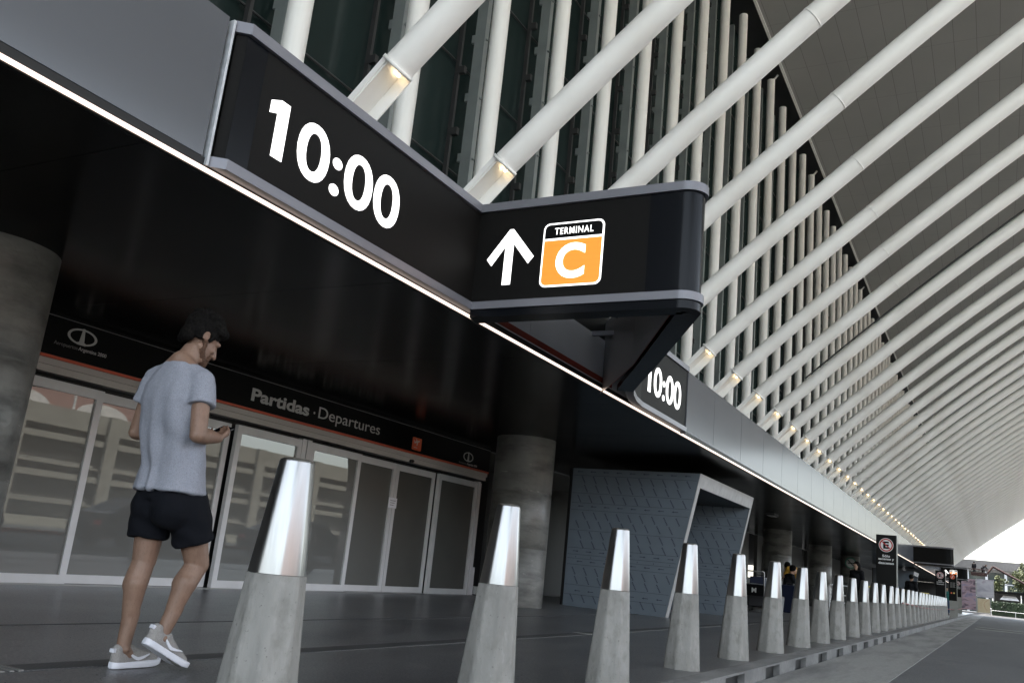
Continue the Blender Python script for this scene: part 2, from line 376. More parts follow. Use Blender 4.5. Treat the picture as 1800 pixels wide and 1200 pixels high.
# ------------------------------------------------------------------ setting: ground, road, pavement, kerb
YN, YF = -14., 106.          # ends of the terminal front
struct(MB().box(-400, 400, -300, 1500, -.6, -.16).build('ground', MT['ground']))
struct(MB().quad((-.98, -60, -.120), (14, -60, -.120), (14, 106.5, -.120), (-.98, 106.5, -.120)).build('road', MT['asphalt']))
MT['bounce_forecourt'] = pbr('pale_bounce_forecourt', (.30, .31, .28), .85, var=.15, scale=1.5)
struct(MB().quad((14, -80, -.124), (300, -80, -.124), (300, 118, -.124), (14, 118, -.124)).build('bounce_forecourt', MT['bounce_forecourt']))  # unseen pale ground, added to bounce sunlight up onto ribs and lining
g = MB()
y = -12.
while y < 104:               # concrete gutter cast in bays with dark joints
    g.box(-1.86, -.975, y, y+3.985, -.16, -.112); y += 4.0
struct(g.build('gutter', MT['gutter']))
struct(MB().box(-8.6, -2.05, -14, 106.5, -.15, 0).build('pavement', MT['pave']))
k = MB(); y = -12.; kerb_gaps = []
k.box(-2.05, -1.87, -14, 106, -.018, .001)
k.box(-2.05, -2.02, -14, 106, -.15, -.0185)
while y < 106:
    k.box(-2.02, -1.87, y, y+.80 if y < 22 else y+1.5, -.15, -.0185); y += 1.42 if y < 22 else 1.62
struct(k.build('kerb', MT['kerb']))
struct(MB().box(-2.019, -1.93, -14, 106, -.15, -.0195).build('kerb_inlet', MT['dark']))
d = MB(); d.box(-4.09, -3.93, -14, 106, -.02, .004)
struct(d.build('drain_channel', MT['grate']))
dcm = MB()
for q in range(3): dcm.box(-.09, .09, q*.045, q*.045+.022, .002, .009)
dcm = dcm.mesh('drain_cover', MT['steelpost'])
for yy, lb in ((2.62, 'bright metal drain bars left of the walking man'), (4.35, 'bright metal drain bars just right of the walking man'), (7.4, 'bright metal drain bars right of the nearest bollard'), (9.3, 'bright metal drain bars left of the stained column, past the second bollard')):
    tag(obj('drain_cover', dcm, None, (-4.01, yy, 0)), lb, 'drain cover', 'bar covers set in the slot drain')
MT['patch'] = pbr('drain_patch', (.035, .04, .037), .7, var=.2, scale=5); MT['patchedge'] = pbr('drain_edge', (.2, .2, .19), .7, var=.15, scale=5)
struct(MB().box(-5.50, -5.475, -14, 106, -.01, .0025).build('pavement_joint', MT['ground']))
rd = thing('road_drain', 'long dark drain with pale concrete edges crossing the asphalt far down the road', 'road drain', (0, 0, 0))
MB().box(-.7, 14, 40.6, 43.4, -.13, -.112).build('channel', MT['patch'], rd)
MB().box(-.7, 14, 43.402, 44.2, -.13, -.110).box(-.7, 14, 39.8, 40.598, -.13, -.110).build('edge_strip', MT['patchedge'], rd)

# ------------------------------------------------------------------ terminal building
tb = thing('terminal_building', 'dark airport terminal with grey metal fascia, black soffit and tall tube screened glass front', 'building', (-8.44, 6, 0))
def P(mb, name, m, bevel=0):
    o = mb.build(name, m, None, None, bevel); o.parent = tb; o.matrix_parent_inverse = Matrix.Translation((8.44, -6, 0)); return o
XW = -8.44; ZS = 2.70
wb = MB(); gaps = [(36.2, 37.7, .95), (42.5, 42.95, 1.0), (47.6, 49.0, 1.0)]; a = YN    # openings where daylight shows through the building
for g0, g1, z0 in gaps:
    wb.box(XW-.3, XW-.16, a, g0, -.1, 2.69).box(XW-.3, XW-.16, g0, g1, -.1, z0); a = g1
wb.box(XW-.3, XW-.16, a, YF, -.1, 2.69)
P(wb, 'wall', MT['wall'])
s = MB(); y = YN
while y < YF:
    s.box(XW-.3, -3.985, y, min(y+2.395, YF), ZS, ZS+.05); y += 2.4
P(s, 'soffit', MT['soffit'])
P(MB().box(-8.7, -4.3, YN, YF, ZS+.06, 3.5), 'floor_slab', MT['dark'])
fp = MB(); fl = MB(); lp = MB(); y = 3.12
while y > YN:
    fl.box(-3.95, -3.90, max(YN, y-1.765), y, 2.765, 3.665); y -= 1.775
fp.box(-3.95, -3.90, 12.14, 13.797, 2.765, 3.665); y = 13.805
while y < YF:
    fp.box(-3.95, -3.90, y, min(y+1.761, YF), 2.765, 3.665); y += 1.775
y = 3.3
while y < 12:
    lp.box(-3.952, -3.92, y, y+1.99, 2.765, 3.29); y += 2.0
P(fp, 'fascia', MT['fascia']); P(fl, 'fascia', MT['fascia']); P(lp, 'inner_fascia', MT['lining'])
P(MB().box(-3.985, -3.954, YN, YF, 2.70, 3.62).box(-3.9535, -3.905, YN, YF, 2.7155, 2.764), 'fascia_backing', MT['dark'])
P(MB().box(-3.933, -3.911, YN, YF, 2.697, 2.715), 'light_strip', MT['strip_on'])
P(MB().box(-8.7, -3.99, YN, YF, 3.52, 3.56), 'ledge', MT['greywall'])
# upper glass front with tubes
XG, XT = -6.22, -5.68
P(MB().box(XG-.05, XG, YN, YF, 3.56, 16.4), 'facade_glass', MT['glassdark'])
P(MB().box(-40, XG-.3, YN, YF, 3.6, 18.6).box(-40, -8.75, YF, 150, 3.6, 18.6), 'hall_and_shade_block', MT['dark'])  # second box: unseen extension added to shade the ground past the canopy
tr = MB()
for i, z in enumerate((4.35, 5.6, 7.12, 8.7, 10.3, 11.9, 13.5)):
    tr.tube([(XG+.05, YN, z), (XG+.05, YF, z)], .014, 6)
P(tr, 'transom_rod', MT['cable'])
tubes = [5.31+1.773*i for i in range(-6, 57)]
tm = MB().tube([(0, 0, 3.57), (0, 0, 9.2), (0, 0, 9.215), (0, 0, 9.23), (0, 0, 15.95)], [.118, .118, .1215, .118, .118], 20).mesh('facade_tube', MT['cream_metal'])
bk = MB().tube([(0, 0, 15.9), (.12, .02, 16.02), (.20, .02, 16.12)], .035, 8).mesh('tube_bracket', MT['cream_metal'])
mm = MB().box(-.09, .07, -.05, .05, 3.57, 15.8)
for z in [4+.9*i for i in range(13)]:
    mm.lathe([(.022, 0), (.022, .02)], 8, (.08, 0, z)); mm.box(-.16, -.09, -.02, .02, z, z+.12)
mm = mm.mesh('mullion', MT['mullion'])
m2 = MB().box(-.03, .03, -.022, .022, 3.57, 15.8)
for z in [4.2+.9*i for i in range(13)]: m2.box(-.02, .12, -.03, .03, z, z+.10)
m2 = m2.mesh('inner_mullion', MT['cable'])
def pchild(name, me, loc):
    o = obj(name, me, tb); o.location = Vector(loc)-Vector((-8.44, 6, 0)); return o
for i, yt in enumerate(tubes):
    pchild('facade_tube', tm, (XT, yt, 0)); pchild('mullion', mm, (-6.03, yt+.14, 0)); pchild('inner_mullion', m2, (-6.12, yt-.22, 0))
    if i % 4 == 1: pchild('tube_bracket', bk, (XT, yt, 0))

# roof lining and ribs
rf = thing('canopy_roof', 'broad grey brown panelled roof lining above the slanted white ribs', 'roof', (-5.1, 20, 16))
def PR(mb, name, m):
    o = mb.build(name, m, rf); o.matrix_parent_inverse = Matrix.Translation((5.1, -20, -16)); return o
PR(MB().box(-5.22, 22.2, YN, YF, 16.02, 16.3), 'lining', MT['roof'])
PR(MB().box(-5.30, -5.221, YN, YF, 15.99, 16.3), 'edge_trim', MT['cream_metal'])
PR(MB().box(-40, -5.31, YN-2, YF, 18.61, 18.9).box(-6.6, 23, YN-2, YF, 16.41, 16.6).box(-40, -5.4, YF+.01, YF+.3, 15.9, 18.9), 'roof_deck', MT['greywall'])
SL = R(45.5); DR = Vector((math.cos(SL), 0, math.sin(SL)))
RIBPTS = []
def rib_proto():
    r = thing('canopy_rib', 'x', 'canopy rib', (-4, 4.84, 4.36), 'white ribs of the canopy')
    A = Vector((0, 0, 0)); up = Vector((-math.sin(SL), 0, math.cos(SL)))
    pts = [A.copy()]; ang = []; p_ = A.copy(); st_ = .3
    def theta(d): return 42.5-6*min(1, d/7) if d < 11 else 36.5-(d-11)*2.1
    d_ = 0.
    while d_ < 28: 
        a_ = theta(d_+st_/2); p_ = p_+Vector((math.cos(R(a_)), 0, math.sin(R(a_))))*st_; pts.append(p_.copy()); d_ += st_; st_ = .3 if d_ < 6 else .6
    pts[0] = pts[0].lerp(pts[1], .04)
    rad = [.1275]*len(pts)
    t = MB().tube(pts, rad, 28)
    w0 = pts[11]; dr_ = (pts[12]-pts[10]).normalized(); t.tube([w0-dr_*.009, w0-dr_*.0085, w0+dr_*.0085, w0+dr_*.009], [.127, .1315, .1315, .127], 28)     # weld ring
    t.build('rib_tube', MT['white_metal'], r); RIBPTS.extend(pts[3:30])
    MB().tube([A-DR*.0205, A-DR*.02, A+DR*.01, A+DR*.0105], [.13, .144, .144, .128], 28).build('collar', MT['white_metal'], r)
    st = MB()
    def bar(d0, d1, a0, a1, b0, b1):     # along DR, a across y, b along up
        P8 = []
        for dd, bb in ((d0, b0), (d0, b1)): pass
        c = lambda d_, a_, b_: A+DR*d_+Vector((0, a_, 0))+up*b_
        st.hexa([c(d0, a0, b0), c(d1, a0, b0), c(d1, a1, b0), c(d0, a1, b0), c(d0, a0, b1), c(d1, a0, b1), c(d1, a1, b1), c(d0, a1, b1)])
    bar(-1.15, -.021, -.095, .095, .02, .085)
    bar(-1.15, -.021, -.105, -.0955, .035, .09); bar(-1.15, -.021, .0955, .105, -.105, .09)
    st.build('stub', MT['white_metal'], r)
    c = A-DR*.045+up*-.03+Vector((0, .03, 0))
    MB().ball(c, .012, (1.6, 1.6, .7), None, 8).build('lamp', MT['lamp_on'], r)
    return r
RIBY = [4.84+1.7755*i for i in range(-2, 57)]
rlab = {0: 'white canopy rib nearest the camera, only its foot showing above the left grey panel',
        1: 'white canopy rib in the upper left corner behind the grey fascia panel',
        2: 'thick white canopy rib rising from behind the clock digits of the black sign',
        3: 'thick white canopy rib rising from behind the inner corner of the black sign',
        4: 'white ringed canopy rib emerging above the sign over the orange terminal badge',
        5: 'white canopy rib that leaves the upper right corner of the black sign',
        6: 'white canopy rib that leaves the right edge of the black sign at half its height',
        7: 'white canopy rib with a lit collar just above the second clock at its right edge',
        8: 'second white rib with a lit collar to the right of the second clock',
        9: 'third white rib with a lit collar to the right of the second clock',
        10: 'white rib with a thin dark conduit clipped along its upper side',
        11: 'white rib just right of the one carrying the thin dark conduit'}
proto = rib_proto()
for i, yy in enumerate(RIBY):
    far = i >= 12
    lab = rlab.get(i, 'white canopy rib in the tightly packed row towards the far end of the roof')
    gp = 'white ribs packed along the far part of the canopy' if far else 'white ribs of the near part of the canopy'
    if i == 0: proto.location = (-4, yy, 4.36); proto['label'] = lab; proto['group'] = gp; o = proto
    else: o = dup(proto, (-4, yy, 4.36), lab, gp)
    if i == 10:
        up = Vector((-math.sin(SL), 0, math.cos(SL)))
        MB().tube([v+up*.145+Vector((0, -.06, 0)) for v in RIBPTS], .018, 8).build('conduit', MT['cable'], o)

# columns under the soffit
def column(y, x, label):
    t = thing('round_column', label, 'column', (x, y, 0), 'round concrete columns under the soffit')
    pr = [(.50, 0.)]
    for z in (.9, 1.8): pr += [(.50, z-.006), (.494, z), (.50, z+.006)]
    pr += [(.50, ZS+.01)]
    MB().lathe(pr, 48).build('shaft', MT['column'], t)
    return t
clab = ['massive round concrete column cut off by the left edge of the photo',
        'stained round concrete column between the entrance doors and the grey portal',
        'round concrete column hidden behind the blue grey portal',
        'round concrete column behind the people with the luggage trolley',
        'dark round concrete column right of the seated person in black',
        'round concrete column carrying the round green sign']
for i, yy in enumerate((3.74, 13.1, 23.2, 33.4, 42.6, 52.3)):
    column(yy, -6.9, clab[i])

# soffit lamp
sl = thing('soffit_lamp', 'small white rectangular lamp on the black soffit right of the portal', 'lamp', (-5.5, 25.8, ZS-.07))
MB().box(-.12, .12, -.3, .3, 0, .069).build('housing', MT['greywall'], sl, bevel=.01); MB().box(-.09, .09, -.26, .26, -.01, -.001).build('diffuser', MT['letter'], sl)

# wall pieces beyond the doors (daylight gaps, grey panels)
for a, b, z in ((14.9, 20.4, 2.3), (20.8, 34.0, 2.3), (38.6, 41.0, 2.3), (50, 62, 2.4)): P(MB().box(XW-.155, XW-.08, a, b, .02, z), 'grey_panel', MT['greywall'])
hb = MB()
for a, b in ((14.7, 15.15), (34.2, 47.5)): hb.tube([(XW+.25, a, .72), (XW+.25, b, .72)], .025, 8)
P(hb, 'hand_rail', MT['steelpost']); P(MB().box(-8.4, -3.95, YF-.2, YF-.05, .0, 2.69), 'end_wall', MT['greywall'])
P(MB().box(XW-.10, XW+.15, 14.55, 15.12, .02, .16), 'low_step', MT['white'])

# ------------------------------------------------------------------ entrance doors
UY, UZ = (0, 1, 0), (0, 0, 1)
ed = thing('entrance_doors', 'row of automatic sliding glass doors in silver frames under the departures sign', 'sliding doors', (XW, 9.6, 0))
def PD(mb, name, m, par=None, bevel=0):
    o = mb.build(name, m, None, None, bevel); o.parent = par or ed
    if par is None: o.matrix_parent_inverse = Matrix.Translation((-XW, -9.6, 0))
    return o
ZD = 2.03
def leaf(y0, y1, dx, mat='doorglass', wl=.08, wr=.08):
    x = XW+dx
    f = MB(); f.box(x-.03, x+.03, y0, y0+wl, .015, ZD).box(x-.03, x+.03, y1-wr, y1, .015, ZD)
    f.box(x-.03, x+.03, y0+wl+.0005, y1-wr-.0005, .015, .105).box(x-.03, x+.03, y0+wl+.0005, y1-wr-.0005, ZD-.10, ZD)
    lf = PD(f, 'door_leaf', MT['doorframe'], None)
    gl = MB().box(x-.006, x+.006, y0+wl-.01, y1-wr+.01, .10, ZD-.095).build('glass', MT[mat], lf); gl.matrix_parent_inverse = Matrix.Translation((-XW, -9.6, 0)); gl.matrix_parent_inverse = Matrix.Identity(4)
    return lf
leaf(3.6, 6.10, .0); leaf(6.02, 8.045, -.085); leaf(8.085, 9.30, .0); leaf(9.50, 10.66, .0); leaf(10.63, 11.68, -.07); leaf(11.69, 12.84, -.07, 'darkened'); leaf(12.87, 14.18, .0, 'darkened')
PD(MB().box(XW-.05, XW+.035, 9.302, 9.39, .012, ZD+.02).box(XW-.05, XW+.035, 9.41, 9.498, .012, ZD+.02), 'mullion', MT['doorframe'])
PD(MB().box(XW-.05, XW+.05, 14.182, 14.26, .012, ZD+.02).box(XW-.05, XW+.03, 14.28, 14.40, .012, .5).box(XW-.05, XW+.02, 14.28, 14.34, .5, ZD), 'end_jamb', MT['doorframe'])
PD(MB().box(XW-.12, XW+.05, 3.4, 14.42, ZD+.06, ZD+.13).box(XW-.12, XW+.075, 3.4, 14.42, ZD+.131, 2.225), 'header', MT['header'])
PD(MB().box(XW-.158, XW-.125, 3.4, 14.4, .0, 2.16), 'back_pocket', MT['dark'])
PD(MB().box(XW-.039, XW+.06, 3.4, 14.4, 0.001, .012), 'threshold', MT['steelpost'])
PD(MB().lathe([(.03, 0), (.045, .03), (.03, .05)], 16, (XW+.09, 11.89, ZD+.05)), 'motion_sensor', MT['dark'])
pn = thing('paper_notice', 'small white paper notice taped to the door frame near the frosted panes', 'notice', (XW-.036, 11.68, 1.40))
MB().box(0, .003, -.11, .11, -.08, .08).build('sheet', MT['paper'], pn)
nb = MB()
for q in range(3): nb.box(.0031, .0036, -.07, .07-.02*q, .03-.035*q, .04-.035*q)
nb.build('print_lines', MT['letterdim'], pn)

# sign band over the doors
ds = thing('departures_sign', 'long black sign band over the doors reading Partidas Departures with an orange line', 'sign', (XW+.05, 9.6, 2.45))
def PS(mb, name, m):
    o = mb.build(name, m); o.parent = ds; o.matrix_parent_inverse = Matrix.Translation((-XW-.05, -9.6, -2.45)); return o
XS = XW+.085
PS(MB().box(XW-.1, XS, 3.2, 14.44, 2.262, 2.655), 'panel', MT['signblack'])
PS(MB().box(XW-.1, XS+.004, 3.2, 14.44, 2.228, 2.258), 'stripe', MT['stripe'])
PS(MB().box(XW-.1, XS+.003, 3.2, 14.44, 2.657, 2.664), 'top_edge', MT['letterdim'])
t1 = MB(); org = (XS+.001, 8.155, 2.36)
text_in(t1, 'Partidas', org, UY, UZ, 1.12, .165, .03, ref='Pd')
PS(t1, 'lettering', MT['letter'])
t2 = MB(); disc2(t2, (9.385, 2.43), .017, .017, (XS+.001, 0, 0), UY, UZ); text_in(t2, 'Departures', (XS+.001, 9.475, 2.325), UY, UZ, 1.46, .21, .0, ref='Dp')
PS(t2, 'lettering', MT['letter'])
ic = MB(); flat(ic, rrect(11.84, 12.11, 2.298, 2.505, .02), (XS+.001, 0, 0), UY, UZ); PS(ic, 'icon_plate', MT['orange'])
ip = MB(); oo = (XS+.004, 11.975, 2.41)
flat(ip, [(-.085, .01), (-.07, -.005), (.055, .03), (.08, .05), (.05, .055), (-.06, .028)], oo, UY, UZ)
flat(ip, [(-.02, .03), (.01, .035), (-.025, .075), (-.04, .072)], oo, UY, UZ); flat(ip, [(-.01, .01), (.03, .02), (.01, -.035), (-.005, -.035)], oo, UY, UZ)
flat(ip, [(-.075, .03), (-.085, .01), (-.1, .045), (-.088, .048)], oo, UY, UZ); flat(ip, [(-.08, -.075), (.02, -.075), (.02, -.065), (-.08, -.065)], oo, UY, UZ)
PS(ip, 'plane_icon', MT['letter'])
def logo(yc, zc, k, wid):
    lg = MB(); o_ = (XS+.001, yc, zc)
    ring2(lg, (0, 0), .175*k, .085*k, .03*k, .017*k, o_, UY, UZ, 48)
    flat(lg, [(-.05*k, -.085*k), (.05*k, -.085*k), (.05*k, -.06*k), (.03*k, -.055*k), (.012*k, .09*k), (-.012*k, .09*k), (-.03*k, -.055*k), (-.05*k, -.06*k)], (XS+.002, yc, zc), UY, UZ)
    PS(lg, 'emblem', MT['letter'])
    a = MB(); wA = text_in(a, 'Aeropuertos', (XS+.001, yc-.30*wid, zc-.155*k), UY, UZ, .27*wid, .05*k, -.004, ref='Ap'); PS(a, 'emblem_lettering', MT['letterdim'])
    b = MB(); text_in(b, 'Argentina 2000', (XS+.001, yc-.02*wid, zc-.155*k), UY, UZ, .34*wid, .05*k, .012, ref='Ap'); PS(b, 'emblem_lettering', MT['letter'])
logo(5.66, 2.52, 1.0, 1.0); logo(13.65, 2.43, 1.0, 1.05)

# ------------------------------------------------------------------ clock and terminal sign
def arc(cx, cy, r, a0, a1, n=8): return [(cx+r*math.cos(R(a0+(a1-a0)*i/n)), cy+r*math.sin(R(a0+(a1-a0)*i/n))) for i in range(n+1)]
def sign_unit(y0, label, lit, full):
    """a black wedge sign standing out of the fascia; y0 = y of its front face"""
    t = thing('terminal_sign', label, 'sign', (-3.9, y0, 2.75), 'black wedge signs along the fascia')
    def PP(mb, name, m):
        o = mb.build(name, m); o.parent = t; o.matrix_parent_inverse = Matrix.Translation((3.9, -y0, -2.75)); return o
    a = y0-2.82
    tip = arc(-2.03, y0+.13, .13, -90, 32, 20)
    back = [(-2.9, y0+1.95), (-3.25, y0+2.55), (-3.5, y0+3.0), (-3.68, y0+3.45), (-3.79, y0+3.85), (-3.84, y0+4.2)]
    front = ([(-3.95, a), (-3.91, a-.03), (-3.85, a+.02)] if full else [(-3.95, y0-.05)]) 
    line = (front + [(-3.85, y0)] if full else [(-3.95, y0)]) + [(-2.3, y0)] + tip + back + [(-3.84, y0+6.05)] if full else [(-3.95, y0), (-2.3, y0)] + tip + [(-2.9, y0+1.95), (-3.95, y0+3.4)]
    def off(pts, d):
        out = []
        for i, p in enumerate(pts):
            p0 = pts[max(i-1, 0)]; p1 = pts[min(i+1, len(pts)-1)]
            v1 = Vector((p[0]-p0[0], p[1]-p0[1])); v2 = Vector((p1[0]-p[0], p1[1]-p[1]))
            if v1.length < 1e-6: v1 = v2
            if v2.length < 1e-6: v2 = v1
            v1.normalize(); v2.normalize(); n1 = Vector((v1.y, -v1.x)); n2 = Vector((v2.y, -v2.x)); b = (n1+n2)
            b = b/max(.3, (1+n1.dot(n2))); out.append((p[0]+b.x*d, p[1]+b.y*d))
        return out
    def band(d0, d1, z0, z1, wedge=False):
        A = off(line, d0); B = off(line, d1); mb = MB(); n = len(line)
        for i in range(n-1):
            if wedge and (max(line[i][0], line[i+1][0]) < -3.6 or line[i+1][1] > y0+3.1): continue
            if wedge:
                f = lambda p: (max(p[0], -3.88), p[1])
                A[i], B[i], A[i+1], B[i+1] = f(A[i]), f(B[i]), f(A[i+1]), f(B[i+1])
            mb.hexa([(*A[i], z0), (*B[i], z0), (*B[i+1], z0), (*A[i+1], z0), (*A[i], z1), (*B[i], z1), (*B[i+1], z1), (*A[i+1], z1)])
        return mb
    PP(band(-.05, 0, 2.79, 3.60), 'screen_panel', MT['led'])
    PP(band(-.07, .028, 3.603, 3.675), 'trim', MT['trim']); PP(band(-.07, .028, 2.722, 2.787), 'trim', MT['trim'])
    PP(band(-.17, .012, 2.655, 2.7215, True), 'bottom_rim', MT['ledframe'])
    # front panel joint and glossy end cap
    cap = MB(); cl = [(-2.29, y0-.004), (-2.1, y0-.004)] + [(x, y) for x, y in off(arc(-2.03, y0+.13, .13, -90, 32, 20), .004)] + [(-2.32, y0+.95)]
    nC = len(cl); cap.add([(*p, 2.79) for p in cl]+[(*p, 3.60) for p in cl], [(i_, i_+1, nC+i_+1, nC+i_) for i_ in range(nC-1)], True)
    PP(cap, 'end_cap', MT['ledframe'])
    inner = off([(-3.8, y0), (-2.3, y0)] + tip + [(-2.9, y0+1.95), (-3.8, y0+3.3)], -.2)
    lin = MB()
    for i in range(len(inner)-1): lin.quad((*inner[i+1], 2.67), (*inner[i], 2.67), (*inner[i], 3.515), (*inner[i+1], 3.515))
    PP(lin, 'inner_lining', MT['midgrey'])
    rl = MB(); r2 = off([(-3.7, y0+.02), (-2.3, y0)] + tip + [(-2.9, y0+1.95), (-3.6, y0+3.0)], -.19)
    for i in range(len(r2)-1): rl.quad((*r2[i+1], 2.67), (*r2[i], 2.67), (*r2[i], 2.73), (*r2[i+1], 2.73))
    rl.box(-3.919, -3.912, y0+.1, y0+3.4, 2.785, 2.845)
    PP(rl, 'red_edge', MT['red'])
    PP(MB().prism([(-3.9, y0+.06), (-2.1, y0+.06), (-2.05, y0+.3), (-3.42, y0+2.5), (-3.42, y0+.25), (-3.9, y0+.25)], 3.52, 3.6), 'light_slot_lid', MT['dark'])  # shaped with a gap beside the fascia so light washes the lining
    bm_ = MB()
    for q in (1.95, 2.72): bm_.box(-3.93, -2.05-.56*q, y0+q, y0+q+.05, 3.25, 3.30)
    bm_.tube([(-3.85, y0+2.6, 3.45), (-3.3, y0+2.0, 3.4)], .03, 8); bm_.tube([(-3.8, y0+2.1, 3.42), (-3.5, y0+2.75, 3.42)], .025, 8)
    PP(bm_, 'inner_beam', MT['trim'])
    if full:
        PP(MB().box(-3.95, -3.885, a-.085, a-.068, 2.72, 3.66), 'end_post', MT['zinc'])
        gl_ = MB(); gl_.quad((-3.8485, a+.005, 2.792), (-3.8485, a+.18, 2.792), (-3.8485, a+.18, 3.598), (-3.8485, a+.005, 3.598)); PP(gl_, 'gloss_strip', MT['ledframe'])
        PP(MB().box(-3.95, -3.8515, a+.185, a+.2, 2.79, 3.60), 'panel_joint', MT['dark'])
        def clock(y_, w_):
            m = MB(); xx = -3.848 if y_ < 8 else -3.838; k_ = w_/1.40
            flat(m, [(.065*k_, 0), (.165*k_, 0), (.165*k_, .385), (.085*k_, .385), (0, .345), (.0, .262), (.065*k_, .285)], (xx, y_, 2.972), UY, UZ)
            text_in(m, '0:00', (xx, y_+.275*k_, 2.966), UY, UZ, w_-.275*k_, .398, .014); return m
        PP(clock(y0-2.55, 1.40), 'clock_digits', MT['white_on']); PP(clock(y0+4.35, 1.44), 'clock_digits', MT['white_on'])
        PP(MB().box(-3.95, -3.825, y0+6.052, y0+6.085, 2.70, 3.68), 'end_post', MT['fascia'])
    if lit:
        yy = y0-.001; ux = (1, 0, 0); o_ = (0, yy, 0)
        ar = MB(); flat(ar, [(-3.565, 2.93), (-3.485, 2.93), (-3.485, 3.29), (-3.335, 3.105), (-3.285, 3.165), (-3.5, 3.425), (-3.535, 3.425), (-3.735, 3.165), (-3.685, 3.105), (-3.565, 3.27)], o_, ux, UZ)
        PP(ar, 'arrow', MT['white_on'])
        fr = MB(); flat(fr, rrect(-3.21, -2.665, 2.885, 3.44, .055), o_, ux, UZ); PP(fr, 'badge_frame', MT['white_on'])
        o2 = (0, yy-.003, 0)
        tp = MB(); p = rrect(-3.195, -2.68, 2.9, 3.425, .045)
        flat(tp, [q for q in p if q[1] > 3.35][:0] + [(-3.195, 3.305), (-2.68, 3.305)] + [q for q in p if q[1] > 3.31], o2, ux, UZ); PP(tp, 'badge_top', MT['signblack'])
        lo = MB(); flat(lo, [q for q in p if q[1] < 3.2][7:] + [q for q in p if q[1] < 3.2][:7] + [(-2.68, 3.285), (-3.195, 3.285)], o2, ux, UZ); PP(lo, 'badge_field', MT['orange_on'])
        o3 = yy-.006
        tx = MB(); text_in(tx, 'TERMINAL', (-3.105, o3, 3.335), ux, UZ, .345, .058, .007); text_in(tx, 'C', (-3.075, o3, 2.948), ux, UZ, .26, .305, .032, shear=.0); PP(tx, 'badge_lettering', MT['white_on'])
    return t
sign_unit(6.05, 'large black wedge sign with lit 10:00 clocks, white arrow and orange terminal C badge', True, True)
sign_unit(54.6, 'blank black wedge sign far down the fascia above the no parking totem', False, False)
sign_unit(83.5, 'small far black wedge sign with a lit white arrow and orange badge', True, False)

# ------------------------------------------------------------------ bollards
def oct_ring(c, r, z, rnd, n=48):
    out = []
    for j in range(n):
        a = 2*math.pi*j/n; b = a % (math.pi/4)-math.pi/8
        rr = r*((1-rnd)*math.cos(math.pi/8)/math.cos(b)*1.04+rnd)
        out.append((c[0]+rr*math.cos(a), c[1]+rr*math.sin(a), z))
    return out
def bollard_proto():
    t = thing('bollard', 'x', 'bollard', (-2.2, 2.43, 0))
    m = MB(); m.rings([oct_ring((-.03, 0), .150, -.01, .05), oct_ring((-.03, 0), .148, .008, .05), oct_ring((-.013, 0), .100, .585, .08), oct_ring((-.013, 0), .093, .588, .08)])
    me = m.build('concrete_base', MT['bconc'], t)
    c = MB(); c.rings([oct_ring((-.013, 0), .0985, .5885, .22), oct_ring((0, 0), .0615, .978, .3), oct_ring((0, 0), .058, .987, .6), oct_ring((0, 0), .046, .992, .8)])
    c.build('steel_cap', MT['bsteel'], t)
    return t
bp = bollard_proto()
blab = ['nearest and tallest concrete bollard with steel cap, standing in front of the glass doors',
        'concrete bollard with steel cap in front of the stained round column',
        'concrete bollard with steel cap in front of the left wall of the blue grey portal',
        'concrete bollard with steel cap under the slanted left edge of the portal opening',
        'concrete bollard with steel cap in front of the inner right wall of the portal',
        'concrete bollard with steel cap covering the people at the luggage trolley',
        'concrete bollard with steel cap just right of the seated person in black',
        'concrete bollard with steel cap in front of the dark column, eighth from the left',
        'steel capped bollard left of the woman with long dark hair, ninth from the left',
        'steel capped bollard in front of the woman with long dark hair, tenth from the left',
        'steel capped bollard just right of the woman with long dark hair, eleventh from the left',
        'steel capped bollard before the yellow rail, third left of the no parking totem',
        'concrete bollard with steel cap, second to the left of the nearest no parking totem',
        'concrete bollard with steel cap touching the left side of the nearest no parking totem']
for i in range(31):
    yy = 2.428+1.6245*i
    lab = blab[i] if i < len(blab) else 'small steel capped bollard in the dense far row right of the no parking totem'
    gp = 'nearer bollards along the kerb' if i < len(blab) else 'far bollards right of the no parking totem'
    if i == 0: bp['label'] = lab; bp['group'] = gp; bp.location = (-2.205, yy, 0)
    else:
        o = dup(bp, (-2.205+random.uniform(-.008, .008), yy, 0), lab, gp); o.rotation_euler = (R(random.uniform(-.5, .5)), R(random.uniform(-.5, .5)), R(random.uniform(-4, 4)))

